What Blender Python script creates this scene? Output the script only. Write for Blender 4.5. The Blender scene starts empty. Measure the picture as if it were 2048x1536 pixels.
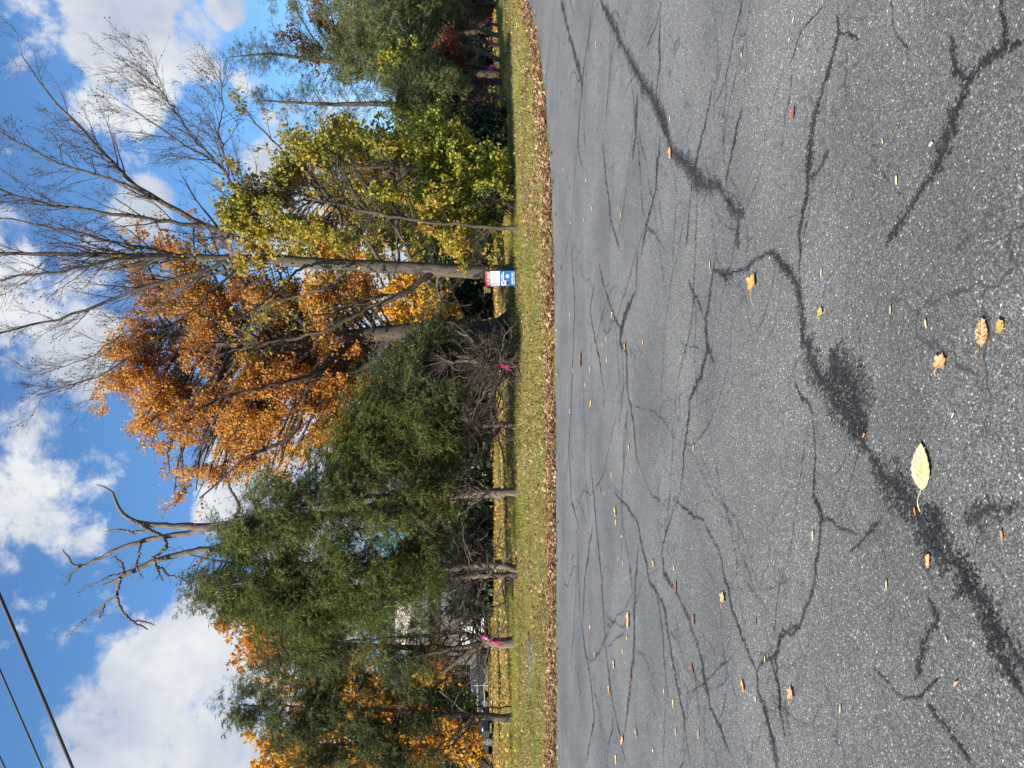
import bpy, bmesh, math
import numpy as np
from mathutils import Vector, Matrix

S = bpy.context.scene
COL = S.collection
R_ = math.radians

# ------------------------------------------------------------------ camera
F = 1500.0                      # focal length in photo pixels (photo 2048 x 1536)
CAM_H = 1.5
PITCH = math.atan(84.0 / F)     # looking slightly down
cam_d = bpy.data.cameras.new('camera')
cam_d.sensor_width = 36.0
cam_d.lens = F / 2048.0 * 36.0
cam_d.clip_start = 0.05
cam_d.clip_end = 3000.0
cam = bpy.data.objects.new('camera', cam_d)
COL.objects.link(cam)
fw = Vector((0, math.cos(PITCH), -math.sin(PITCH)))
up = Vector((0, math.sin(PITCH), math.cos(PITCH)))
rt = Vector((1, 0, 0))
# the phone was held sideways: picture-left is up
lx, ly, lz = -up, rt, -fw
cam.matrix_world = Matrix(((lx.x, ly.x, lz.x, 0), (lx.y, ly.y, lz.y, 0), (lx.z, ly.z, lz.z, CAM_H), (0, 0, 0, 1)))
S.camera = cam

def ray(x, y):
    d = fw + rt * ((768 - y) / F) + up * ((1024 - x) / F)
    return d
def PX(x, y, depth):            # photo pixel at a distance ahead (metres along +Y)
    d = ray(x, y); d = d * (depth / d.y)
    return np.array((d.x, d.y, d.z + CAM_H))
def GR(x, y, z=0.0):            # photo pixel on the horizontal plane z
    d = ray(x, y); t = (z - CAM_H) / d.z
    return np.array((d.x * t, d.y * t, z))

# ------------------------------------------------------------------ sun, sky, exposure
SUN_EL, SUN_AZ = R_(40), math.atan2(-0.75, -0.66)     # from the left
sun_dir = Vector((math.sin(SUN_AZ) * math.cos(SUN_EL), math.cos(SUN_AZ) * math.cos(SUN_EL), math.sin(SUN_EL)))
sd = bpy.data.lights.new('sun', 'SUN'); sd.energy = 4.8; sd.angle = R_(0.5); sd.color = (1.0, 0.95, 0.87)
so = bpy.data.objects.new('sun', sd); COL.objects.link(so)
so.rotation_euler = (-sun_dir).to_track_quat('-Z', 'Y').to_euler()
so.location = (0, 0, 40)
S.view_settings.view_transform = 'Standard'
S.view_settings.look = 'None'
S.view_settings.gamma = 1.0
S.view_settings.exposure = 1.1
S.cycles.max_bounces = 5; S.cycles.diffuse_bounces = 3; S.cycles.glossy_bounces = 2; S.cycles.transmission_bounces = 3; S.cycles.transparent_max_bounces = 8
S.view_settings.use_curve_mapping = False

W = bpy.data.worlds.new('World'); S.world = W; W.use_nodes = True
def world_sky():
    nt = W.node_tree; N = nt.nodes; L = nt.links; N.clear()
    out = N.new('ShaderNodeOutputWorld'); bg = N.new('ShaderNodeBackground'); bg.inputs[1].default_value = 0.084
    L.new(bg.outputs[0], out.inputs[0])
    sky = N.new('ShaderNodeTexSky'); sky.sky_type = 'NISHITA'; sky.sun_disc = False
    sky.sun_elevation = SUN_EL; sky.sun_rotation = SUN_AZ % (2 * math.pi)
    sky.air_density = 1.0; sky.dust_density = 0.3; sky.ozone_density = 3.0
    tc = N.new('ShaderNodeTexCoord')
    def math_(op, a, b=None, clamp=False):
        n = N.new('ShaderNodeMath'); n.operation = op; n.use_clamp = clamp
        for i, v in enumerate((a, b)):
            if v is None: continue
            if isinstance(v, (int, float)): n.inputs[i].default_value = v
            else: L.new(v, n.inputs[i])
        return n.outputs[0]
    def noise(scale, detail, rough, dist=0.0, vec=None):
        n = N.new('ShaderNodeTexNoise'); n.inputs['Scale'].default_value = scale; n.inputs['Detail'].default_value = detail
        n.inputs['Roughness'].default_value = rough; n.inputs['Distortion'].default_value = dist
        L.new(vec or tc.outputs['Generated'], n.inputs['Vector']); return n.outputs[0]
    blobs = [  # x, y, angular radius in photo px, weight: clouds of the photograph as directions of the sky
        (330, 1450, 150, 1.), (400, 1330, 120, 1.), (420, 1230, 75, .9), (300, 1540, 130, 1.), (440, 1480, 100, 1.), (370, 1640, 200, 1.),
        (560, 1380, 110, 1.), (600, 1280, 110, 1.), (620, 1180, 120, .8), (580, 1480, 120, 1.), (560, 1000, 100, .9), (520, 950, 90, .8), (450, 1010, 60, .8),
        (240, 30, 80, 1.), (245, 110, 85, 1.), (230, 200, 75, 1.), (280, 180, 60, .9), (250, 290, 50, .5), (280, 420, 65, .75), (240, -60, 100, 1.),
        (385, 70, 50, .55), (395, 120, 42, .48), (450, 15, 35, .7), (500, 170, 30, .55), (60, 60, 55, .55), (75, 130, 45, .48), (50, 170, 40, .45),
        (100, 560, 80, .6), (180, 520, 70, .6), (60, 640, 80, .7), (140, 690, 90, .85), (60, 760, 70, .72), (160, 780, 60, .7), (60, 850, 70, .75), (150, 860, 50, .55),
        (30, 980, 75, .78), (60, 1080, 65, .72), (160, 950, 60, .6), (150, 1050, 50, .52), (70, 1180, 45, .6), (110, 1280, 45, .4), (30, 1250, 40, .45),
        (230, 920, 40, .4), (600, 400, 120, .7), (640, 250, 100, .6), (700, 520, 160, .8), (620, 780, 150, .8), (700, 950, 160, .9), (0, 480, 60, .5)]
    acc = None
    for x, y, r, w in blobs:
        d = ray(x, y).normalized()
        a = math.atan(r / F) * 1.15
        vm = N.new('ShaderNodeVectorMath'); vm.operation = 'DOT_PRODUCT'
        L.new(tc.outputs['Generated'], vm.inputs[0]); vm.inputs[1].default_value = d
        mr = N.new('ShaderNodeMapRange'); mr.interpolation_type = 'SMOOTHSTEP'
        L.new(vm.outputs['Value'], mr.inputs[0])
        mr.inputs[1].default_value = math.cos(a * 1.25); mr.inputs[2].default_value = math.cos(a * 0.25)
        mr.inputs[3].default_value = 0.0; mr.inputs[4].default_value = w
        acc = mr.outputs[0] if acc is None else math_('MAXIMUM', acc, mr.outputs[0])
    fine = noise(10.0, 8.0, 0.66, 0.2)
    broad = noise(2.3, 4.0, 0.55, 0.2)
    # away from the traced clouds the sky goes on with broken cloud of the same kind
    brd = N.new('ShaderNodeMapRange'); brd.interpolation_type = 'SMOOTHSTEP'; L.new(broad, brd.inputs[0])
    brd.inputs[1].default_value = 0.52; brd.inputs[2].default_value = 0.75; brd.inputs[3].default_value = 0.0; brd.inputs[4].default_value = 0.28
    dens = math_('MAXIMUM', acc, brd.outputs[0])
    dens = math_('ADD', dens, math_('MULTIPLY', math_('SUBTRACT', fine, 0.5), 2.7))
    fac = N.new('ShaderNodeMapRange'); fac.interpolation_type = 'SMOOTHSTEP'; L.new(dens, fac.inputs[0])
    fac.inputs[1].default_value = 0.36; fac.inputs[2].default_value = 0.80
    fac.inputs[4].default_value = 0.97
    shade = noise(6.0, 4.0, 0.6, 0.3)
    cr = N.new('ShaderNodeValToRGB'); L.new(shade, cr.inputs[0])
    cr.color_ramp.elements[0].position = 0.33; cr.color_ramp.elements[0].color = (0.50, 0.56, 0.68, 1)
    cr.color_ramp.elements[1].position = 0.60; cr.color_ramp.elements[1].color = (0.86, 0.88, 0.90, 1)
    sc = N.new('ShaderNodeMixRGB'); sc.blend_type = 'MULTIPLY'; sc.inputs[0].default_value = 1.0
    L.new(cr.outputs[0], sc.inputs[1]); sc.inputs[2].default_value = (5.6, 5.6, 5.6, 1)
    tint = N.new('ShaderNodeMixRGB'); tint.blend_type = 'MULTIPLY'; tint.inputs[0].default_value = 1.0
    L.new(sky.outputs[0], tint.inputs[1]); tint.inputs[2].default_value = (0.64, 0.90, 1.08, 1)
    mx = N.new('ShaderNodeMixRGB'); L.new(fac.outputs[0], mx.inputs[0]); L.new(tint.outputs[0], mx.inputs[1]); L.new(sc.outputs[0], mx.inputs[2])
    L.new(mx.outputs[0], bg.inputs[0])
world_sky()
W.cycles.sampling_method = 'MANUAL'; W.cycles.sample_map_resolution = 256

# ------------------------------------------------------------------ helpers: materials
def new_mat(name):
    m = bpy.data.materials.new(name); m.use_nodes = True
    nt = m.node_tree; nt.nodes.clear()
    o = nt.nodes.new('ShaderNodeOutputMaterial')
    return m, nt.nodes, nt.links, o
def nnoise(N, L, vec, scale, detail=4, rough=.55, dist=0.):
    n = N.new('ShaderNodeTexNoise'); n.inputs['Scale'].default_value = scale; n.inputs['Detail'].default_value = detail
    n.inputs['Roughness'].default_value = rough; n.inputs['Distortion'].default_value = dist
    if vec is not None: L.new(vec, n.inputs['Vector'])
    return n.outputs[0]
def nmath(N, L, op, a, b=None, clamp=False):
    n = N.new('ShaderNodeMath'); n.operation = op; n.use_clamp = clamp
    for i, v in enumerate((a, b)):
        if v is None: continue
        if isinstance(v, (int, float)): n.inputs[i].default_value = v
        else: L.new(v, n.inputs[i])
    return n.outputs[0]
def nramp(N, L, fac, stops, interp='LINEAR'):
    r = N.new('ShaderNodeValToRGB'); cr = r.color_ramp; cr.interpolation = interp
    while len(cr.elements) < len(stops): cr.elements.new(0.5)
    for e, (p, c) in zip(cr.elements, stops):
        e.position = p; e.color = (c[0], c[1], c[2], 1)
    L.new(fac, r.inputs[0]); return r.outputs[0]
def npos(N, scale=None, L=None):
    g = N.new('ShaderNodeNewGeometry')
    if scale is None: return g.outputs['Position']
    m = N.new('ShaderNodeMapping'); m.inputs['Scale'].default_value = scale
    L.new(g.outputs['Position'], m.inputs[0]); return m.outputs[0]
def leaf_mat(name, stops, trans=0.45, nscale=0.9, spread=0.55, rough=.6, gain=1.5):
    m, N, L, o = new_mat(name)
    g = N.new('ShaderNodeNewGeometry')
    n = nnoise(N, L, g.outputs['Position'], nscale, 3, .6)
    n = nmath(N, L, 'ADD', nmath(N, L, 'MULTIPLY', nmath(N, L, 'SUBTRACT', n, .5), gain), .5)
    f = nmath(N, L, 'ADD', nmath(N, L, 'MULTIPLY', n, 1 - spread), nmath(N, L, 'MULTIPLY', g.outputs['Random Per Island'], spread), True)
    c = nramp(N, L, f, stops)
    p = N.new('ShaderNodeBsdfPrincipled'); p.inputs['Roughness'].default_value = rough
    p.inputs['Specular IOR Level'].default_value = 0.3
    L.new(c, p.inputs['Base Color'])
    if trans > 0:
        t = N.new('ShaderNodeBsdfTranslucent'); L.new(c, t.inputs[0])
        mx = N.new('ShaderNodeMixShader'); mx.inputs[0].default_value = trans
        L.new(p.outputs[0], mx.inputs[1]); L.new(t.outputs[0], mx.inputs[2]); L.new(mx.outputs[0], o.inputs[0])
    else: L.new(p.outputs[0], o.inputs[0])
    return m
def bark_mat(name, c0, c1, scale=9., bump=.6):
    m, N, L, o = new_mat(name)
    v = npos(N, (1, 1, .22), L)
    n = nnoise(N, L, v, scale, 6, .65, .4)
    n2 = nnoise(N, L, npos(N), 2.2, 3, .6)
    f = nmath(N, L, 'ADD', nmath(N, L, 'MULTIPLY', n, .75), nmath(N, L, 'MULTIPLY', n2, .35))
    c = nramp(N, L, f, [(.36, c0), (.70, c1)])
    p = N.new('ShaderNodeBsdfPrincipled'); p.inputs['Roughness'].default_value = .9; p.inputs['Specular IOR Level'].default_value = .2
    L.new(c, p.inputs['Base Color'])
    b = N.new('ShaderNodeBump'); b.inputs['Strength'].default_value = bump; b.inputs['Distance'].default_value = .03
    L.new(n, b.inputs['Height']); L.new(b.outputs[0], p.inputs['Normal']); L.new(p.outputs[0], o.inputs[0])
    return m
def plain_mat(name, col, rough=.5, metal=0., var=.12, nscale=6., coat=0., spec=.5):
    m, N, L, o = new_mat(name)
    n = nnoise(N, L, npos(N), nscale, 5, .6)
    c = nramp(N, L, n, [(.3, [x * (1 - var) for x in col]), (.7, [min(1, x * (1 + var)) for x in col])])
    p = N.new('ShaderNodeBsdfPrincipled'); p.inputs['Roughness'].default_value = rough; p.inputs['Metallic'].default_value = metal
    p.inputs['Coat Weight'].default_value = coat; p.inputs['Specular IOR Level'].default_value = spec
    L.new(c, p.inputs['Base Color']); L.new(p.outputs[0], o.inputs[0])
    return m

M = {}
def build_materials():
    # asphalt: dark binder, grey stones, a few pale ones
    m, N, L, o = new_mat('asphalt')
    pos = npos(N)
    v1 = N.new('ShaderNodeTexVoronoi'); v1.inputs['Scale'].default_value = 165; L.new(pos, v1.inputs['Vector'])
    sep = N.new('ShaderNodeSeparateColor'); L.new(v1.outputs['Color'], sep.inputs[0])
    stone = nramp(N, L, sep.outputs[0], [(0., (.060, .058, .053)), (.40, (.117, .112, .102)), (.80, (.172, .165, .150)), (.965, (.22, .214, .20)), (.99, (.48, .47, .42))])
    gap = nramp(N, L, v1.outputs['Distance'], [(.25, (1, 1, 1)), (.65, (.45, .45, .45))])
    mul = N.new('ShaderNodeMixRGB'); mul.blend_type = 'MULTIPLY'; mul.inputs[0].default_value = 1; L.new(stone, mul.inputs[1]); L.new(gap, mul.inputs[2])
    v3 = N.new('ShaderNodeTexVoronoi'); v3.inputs['Scale'].default_value = 58; L.new(pos, v3.inputs['Vector'])
    sp3 = N.new('ShaderNodeSeparateColor'); L.new(v3.outputs['Color'], sp3.inputs[0])
    big = nmath(N, L, 'MULTIPLY', nmath(N, L, 'GREATER_THAN', sp3.outputs[1], .97), nmath(N, L, 'LESS_THAN', v3.outputs['Distance'], .26))
    mb = N.new('ShaderNodeMixRGB'); L.new(big, mb.inputs[0]); L.new(mul.outputs[0], mb.inputs[1]); mb.inputs[2].default_value = (.40, .39, .36, 1)
    patch = nramp(N, L, nnoise(N, L, pos, .9, 5, .62, .3), [(.30, (.70, .70, .70)), (.68, (1.28, 1.28, 1.28))])
    mp = N.new('ShaderNodeMixRGB'); mp.blend_type = 'MULTIPLY'; mp.inputs[0].default_value = 1; L.new(mb.outputs[0], mp.inputs[1]); L.new(patch, mp.inputs[2])
    xyz = N.new('ShaderNodeSeparateXYZ'); L.new(pos, xyz.inputs[0])
    trk = nmath(N, L, 'SINE', nmath(N, L, 'ADD', nmath(N, L, 'MULTIPLY', xyz.outputs[1], 3.3), nmath(N, L, 'MULTIPLY', nnoise(N, L, pos, .25, 2), 5.)))
    tm = nramp(N, L, nmath(N, L, 'ADD', nmath(N, L, 'MULTIPLY', trk, .5), .5), [(.2, (.93, .93, .93)), (.8, (1.08, 1.08, 1.07))])
    mt = N.new('ShaderNodeMixRGB'); mt.blend_type = 'MULTIPLY'; mt.inputs[0].default_value = 1; L.new(mp.outputs[0], mt.inputs[1]); L.new(tm, mt.inputs[2]); mp = mt
    # hairline crazing
    wv = N.new('ShaderNodeVectorMath'); wv.operation = 'ADD'
    nz = N.new('ShaderNodeTexNoise'); nz.inputs['Scale'].default_value = 3.5; nz.inputs['Detail'].default_value = 5; L.new(pos, nz.inputs['Vector'])
    sc = N.new('ShaderNodeVectorMath'); sc.operation = 'SCALE'; sc.inputs['Scale'].default_value = .55; L.new(nz.outputs['Color'], sc.inputs[0])
    L.new(pos, wv.inputs[0]); L.new(sc.outputs[0], wv.inputs[1])
    ve = N.new('ShaderNodeTexVoronoi'); ve.feature = 'DISTANCE_TO_EDGE'; ve.inputs['Scale'].default_value = 1.25; L.new(wv.outputs[0], ve.inputs['Vector'])
    hair = N.new('ShaderNodeMapRange'); L.new(ve.outputs['Distance'], hair.inputs[0]); hair.inputs[1].default_value = .003; hair.inputs[2].default_value = .014; hair.inputs[3].default_value = .72; hair.inputs[4].default_value = 0
    keep = N.new('ShaderNodeMapRange'); L.new(nnoise(N, L, pos, .7, 2), keep.inputs[0]); keep.inputs[1].default_value = .40; keep.inputs[2].default_value = .56
    hf = nmath(N, L, 'MULTIPLY', hair.outputs[0], keep.outputs[0])
    mh = N.new('ShaderNodeMixRGB'); L.new(hf, mh.inputs[0]); L.new(mp.outputs[0], mh.inputs[1]); mh.inputs[2].default_value = (.015, .015, .016, 1)
    p = N.new('ShaderNodeBsdfPrincipled'); p.inputs['Roughness'].default_value = .9; p.inputs['Specular IOR Level'].default_value = .12; p.inputs['Sheen Weight'].default_value = .11; p.inputs['Sheen Roughness'].default_value = .55
    L.new(mh.outputs[0], p.inputs['Base Color'])
    b = N.new('ShaderNodeBump'); b.inputs['Strength'].default_value = .45; b.inputs['Distance'].default_value = .004; b.invert = True
    L.new(v1.outputs['Distance'], b.inputs['Height']); L.new(b.outputs[0], p.inputs['Normal']); L.new(p.outputs[0], o.inputs[0])
    M['asphalt'] = m
    # crack filling: worn dark binder with grit, ragged borders
    m, N, L, o = new_mat('crack_dark')
    at = N.new('ShaderNodeAttribute'); at.attribute_name = 'edge'
    pos = npos(N)
    n1 = nnoise(N, L, pos, 60, 6, .8); n2 = nnoise(N, L, pos, 5, 4, .6)
    vc = N.new('ShaderNodeTexVoronoi'); vc.inputs['Scale'].default_value = 130; L.new(pos, vc.inputs['Vector'])
    sc_ = N.new('ShaderNodeSeparateColor'); L.new(vc.outputs['Color'], sc_.inputs[0])
    d = nmath(N, L, 'ADD', nmath(N, L, 'MULTIPLY', nmath(N, L, 'SUBTRACT', n1, .5), 1.2), nmath(N, L, 'MULTIPLY', nmath(N, L, 'SUBTRACT', n2, .5), 1.3))
    d = nmath(N, L, 'ADD', d, nmath(N, L, 'MULTIPLY', nmath(N, L, 'SUBTRACT', sc_.outputs[1], .5), 1.25))
    e = nmath(N, L, 'ADD', at.outputs['Fac'], d)
    mr = N.new('ShaderNodeMapRange'); L.new(e, mr.inputs[0]); mr.inputs[1].default_value = .34; mr.inputs[2].default_value = .50; mr.inputs[3].default_value = .80; mr.inputs[4].default_value = 0
    v1 = N.new('ShaderNodeTexVoronoi'); v1.inputs['Scale'].default_value = 120; L.new(pos, v1.inputs['Vector'])
    sep = N.new('ShaderNodeSeparateColor'); L.new(v1.outputs['Color'], sep.inputs[0])
    c = nramp(N, L, sep.outputs[0], [(0, (.008, .008, .009)), (.7, (.022, .022, .023)), (.95, (.055, .05, .045)), (.99, (.16, .145, .11))])
    p = N.new('ShaderNodeBsdfPrincipled'); p.inputs['Roughness'].default_value = .8; p.inputs['Specular IOR Level'].default_value = .3; L.new(c, p.inputs['Base Color'])
    b = N.new('ShaderNodeBump'); b.inputs['Strength'].default_value = .8; b.inputs['Distance'].default_value = .004; b.invert = True
    L.new(v1.outputs['Distance'], b.inputs['Height']); L.new(b.outputs[0], p.inputs['Normal'])
    tr = N.new('ShaderNodeBsdfTransparent'); mx = N.new('ShaderNodeMixShader')
    core = N.new('ShaderNodeMapRange'); L.new(nmath(N, L, 'ADD', at.outputs['Fac'], nmath(N, L, 'MULTIPLY', nmath(N, L, 'SUBTRACT', n2, .5), .5)), core.inputs[0])
    core.inputs[1].default_value = .10; core.inputs[2].default_value = .26; core.inputs[3].default_value = .9; core.inputs[4].default_value = 0
    brk = N.new('ShaderNodeMapRange'); L.new(nnoise(N, L, pos, 1.6, 3, .6), brk.inputs[0]); brk.inputs[1].default_value = .36; brk.inputs[2].default_value = .58; brk.inputs[3].default_value = .7; brk.inputs[4].default_value = 1
    fade = nmath(N, L, 'MAXIMUM', nmath(N, L, 'MULTIPLY', mr.outputs[0], brk.outputs[0]), nmath(N, L, 'MULTIPLY', core.outputs[0], brk.outputs[0]))
    fade = nmath(N, L, 'MULTIPLY', fade, nmath(N, L, 'LESS_THAN', at.outputs['Fac'], .97))
    L.new(fade, mx.inputs[0]); L.new(tr.outputs[0], mx.inputs[1]); L.new(p.outputs[0], mx.inputs[2]); L.new(mx.outputs[0], o.inputs[0])
    M['crack'] = m
    # lawn soil and thatch
    m, N, L, o = new_mat('lawn')
    pos = npos(N)
    n1 = nnoise(N, L, pos, 14, 6, .7); n2 = nnoise(N, L, pos, .55, 4, .6)
    f = nmath(N, L, 'ADD', nmath(N, L, 'MULTIPLY', n1, .55), nmath(N, L, 'MULTIPLY', n2, .5))
    c = nramp(N, L, f, [(.34, (.055, .060, .018)), (.46, (.11, .115, .03)), (.56, (.19, .15, .045)), (.68, (.24, .15, .06))])
    p = N.new('ShaderNodeBsdfPrincipled'); p.inputs['Roughness'].default_value = .95; p.inputs['Specular IOR Level'].default_value = .1; L.new(c, p.inputs['Base Color'])
    b = N.new('ShaderNodeBump'); b.inputs['Strength'].default_value = .8; b.inputs['Distance'].default_value = .04; L.new(n1, b.inputs['Height']); L.new(b.outputs[0], p.inputs['Normal'])
    L.new(p.outputs[0], o.inputs[0]); M['lawn'] = m
    M['grass'] = leaf_mat('grass_blades', [(0.15, (0.12, 0.16, 0.03)), (0.42, (0.25, 0.27, 0.05)), (0.66, (0.44, 0.38, 0.09)), (0.95, (0.58, 0.45, 0.16))], .45, .6, .5)
    M['litter'] = leaf_mat('leaf_litter', [(0.1, (0.1, 0.05, 0.028)), (0.35, (0.23, 0.12, 0.062)), (0.6, (0.36, 0.205, 0.11)), (0.85, (0.48, 0.32, 0.18)), (0.98, (0.62, 0.5, 0.32))], .2, .9, .8)
    M['litter_gold'] = leaf_mat('gold_litter', [(.1, (.26, .12, .04)), (.45, (.52, .28, .08)), (.8, (.68, .44, .12)), (.98, (.68, .55, .2))], .25, .9, .8)
    M['orange'] = leaf_mat('orange_leaves', [(0.08, (0.22, 0.085, 0.03)), (0.28, (0.42, 0.165, 0.042)), (0.5, (0.6, 0.27, 0.052)), (0.74, (0.72, 0.4, 0.07)), (0.97, (0.64, 0.46, 0.12))], .5, .42, .5, gain=2.6)
    M['gold'] = leaf_mat('gold_leaves', [(0.1, (0.374, 0.165, 0.022)), (0.4, (0.682, 0.33, 0.033)), (0.7, (0.792, 0.473, 0.055)), (0.95, (0.66, 0.528, 0.099))], .5, .6, .6)
    M['yellow'] = leaf_mat('yellow_leaves', [(0.08, (0.11, 0.135, 0.028)), (0.32, (0.2, 0.22, 0.036)), (0.5, (0.34, 0.31, 0.045)), (0.66, (0.54, 0.4, 0.05)), (0.82, (0.6, 0.34, 0.045)), (0.95, (0.46, 0.2, 0.045))], .5, .55, .6, gain=3.0)
    M['limeleaf'] = leaf_mat('lime_leaves', [(0.08, (0.075, 0.11, 0.022)), (0.34, (0.19, 0.24, 0.036)), (0.58, (0.38, 0.38, 0.05)), (0.8, (0.62, 0.48, 0.06)), (0.97, (0.62, 0.3, 0.06))], .45, .8, .55, gain=2.8)
    M['red'] = leaf_mat('red_leaves', [(0.1, (0.11, 0.03, 0.024)), (0.5, (0.22, 0.06, 0.04)), (0.9, (0.34, 0.13, 0.06))], .45, .9, .6)
    M['brownleaf'] = leaf_mat('brown_leaves', [(0.1, (0.13, 0.072, 0.039)), (0.5, (0.286, 0.143, 0.065)), (0.9, (0.39, 0.247, 0.091))], .35, .9, .6)
    M['yew'] = leaf_mat('yew_needles', [(0.08, (0.032, 0.042, 0.01)), (0.42, (0.078, 0.098, 0.018)), (0.75, (0.165, 0.185, 0.034)), (0.98, (0.28, 0.28, 0.06))], .3, 1.1, .5, gain=1.8)
    M['hemlock'] = leaf_mat('hemlock_needles', [(0.1, (0.036, 0.045, 0.016)), (0.5, (0.078, 0.094, 0.028)), (0.85, (0.15, 0.165, 0.046)), (0.98, (0.22, 0.22, 0.07))], .3, 1.1, .5, gain=1.8)
    M['olive'] = leaf_mat('grey_green_needles', [(0.1, (0.07, 0.085, 0.032)), (0.5, (0.135, 0.155, 0.052)), (0.9, (0.215, 0.22, 0.075))], .3, 1.1, .5)
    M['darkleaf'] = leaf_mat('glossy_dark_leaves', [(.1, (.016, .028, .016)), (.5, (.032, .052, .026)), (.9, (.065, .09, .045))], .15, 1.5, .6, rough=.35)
    M['ivy'] = leaf_mat('ivy_leaves', [(0.1, (0.065, 0.111, 0.039)), (0.5, (0.13, 0.195, 0.058)), (0.9, (0.247, 0.286, 0.078))], .25, 1.5, .6, rough=.45)
    M['woodfar'] = leaf_mat('far_wood_leaves', [(.1, (.02, .025, .012)), (.4, (.05, .055, .02)), (.65, (.10, .09, .03)), (.9, (.22, .13, .035))], .3, .16, .45, gain=1.8)
    M['bark_grey'] = bark_mat('bark_grey', (.034, .027, .021), (.125, .102, .077), 11., 1.)
    M['bark_dark'] = bark_mat('bark_dark', (.030, .023, .018), (.10, .077, .058), 7., .9)
    M['bark_row'] = bark_mat('bark_row', (.052, .040, .030), (.195, .15, .11), 12.)
    M['bark_dead'] = bark_mat('bark_dead', (.055, .045, .036), (.185, .152, .12), 10., 1.)
    M['bark_tan'] = bark_mat('bark_tan', (.10, .075, .052), (.26, .20, .14), 8.)
    M['twig'] = bark_mat('twig', (.036, .027, .022), (.105, .08, .062), 14., .2)
    M['twig_dead'] = bark_mat('twig_dead', (.030, .022, .018), (.12, .088, .068), 14., .2)
    M['ribbon'] = plain_mat('pink_tape', (.82, .045, .24), .45, var=.1)
    M['wire'] = plain_mat('wire_black', (.015, .015, .017), .5)
    M['wood_rail'] = bark_mat('weathered_rail', (.16, .135, .11), (.36, .31, .25), 10., .3)
    M['sign_red'] = plain_mat('sign_red', (.62, .03, .03), .4, var=.06)
    M['sign_white'] = plain_mat('sign_white', (.80, .80, .80), .4, var=.03)
    M['sign_blue'] = plain_mat('sign_blue', (.010, .105, .42), .4, var=.06)
    M['ink_grey'] = plain_mat('ink_grey', (.50, .50, .52), .5)
    M['ink_dark'] = plain_mat('ink_dark', (.03, .03, .045), .5)
    M['skin'] = plain_mat('printed_skin', (.55, .33, .24), .5)
    M['metal_dark'] = plain_mat('dark_steel', (.03, .03, .032), .45, .6)
    M['car_black'] = plain_mat('car_paint', (.022, .026, .034), .3, .1, coat=.6)
    M['car_grey'] = plain_mat('car_paint_grey', (.030, .030, .032), .35, .2, coat=.5)
    M['glass'] = plain_mat('tinted_glass', (.02, .025, .03), .08, spec=.8)
    M['rubber'] = plain_mat('rubber', (.018, .018, .018), .85)
    M['alloy'] = plain_mat('alloy', (.42, .42, .43), .3, .8)
    M['lamp_lens'] = plain_mat('lamp_lens', (.75, .75, .75), .15)
    M['siding_white'] = plain_mat('siding_white', (.72, .76, .78), .55, var=.05)
    M['siding_grey'] = plain_mat('siding_grey', (.13, .12, .11), .7, var=.2)
    M['siding_beige'] = plain_mat('siding_beige', (.62, .54, .42), .6, var=.06)
    M['shingle'] = plain_mat('shingle', (.13, .125, .12), .9, var=.35, nscale=18)
    M['trim'] = plain_mat('trim', (.75, .74, .72), .5)
    M['stone'] = plain_mat('slab_stone', (.13, .105, .085), .9, var=.3, nscale=12)
    for nm, c in dict(leaf_pale=(.70, .58, .27), leaf_tan=(.55, .31, .14), leaf_orange=(.50, .20, .06), leaf_brown=(.24, .11, .06), leaf_yellow=(.70, .46, .08),
                      leaf_gold=(.50, .28, .075), leaf_red=(.33, .075, .05), leaf_green=(.42, .47, .22), leaf_chip=(.72, .70, .60), leaf_vein=(.62, .47, .18)).items():
        m, N, L, o = new_mat(nm)
        n = nnoise(N, L, npos(N), 60, 4, .65)
        col = nramp(N, L, n, [(.32, [x * .62 for x in c]), (.5, c), (.72, [min(1, x * 1.18) for x in c])])
        p = N.new('ShaderNodeBsdfPrincipled'); p.inputs['Roughness'].default_value = .65; p.inputs['Specular IOR Level'].default_value = .25; L.new(col, p.inputs['Base Color'])
        L.new(p.outputs[0], o.inputs[0]); M[nm] = m
    m, N, L, o = new_mat('leaf_speckled')
    n = nnoise(N, L, npos(N), 110, 4, .7)
    col = nramp(N, L, n, [(.40, (.16, .07, .035)), (.52, (.45, .22, .08)), (.62, (.72, .52, .25))])
    p = N.new('ShaderNodeBsdfPrincipled'); p.inputs['Roughness'].default_value = .7; L.new(col, p.inputs['Base Color']); L.new(p.outputs[0], o.inputs[0]); M['leaf_speckled'] = m
build_materials()

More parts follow.
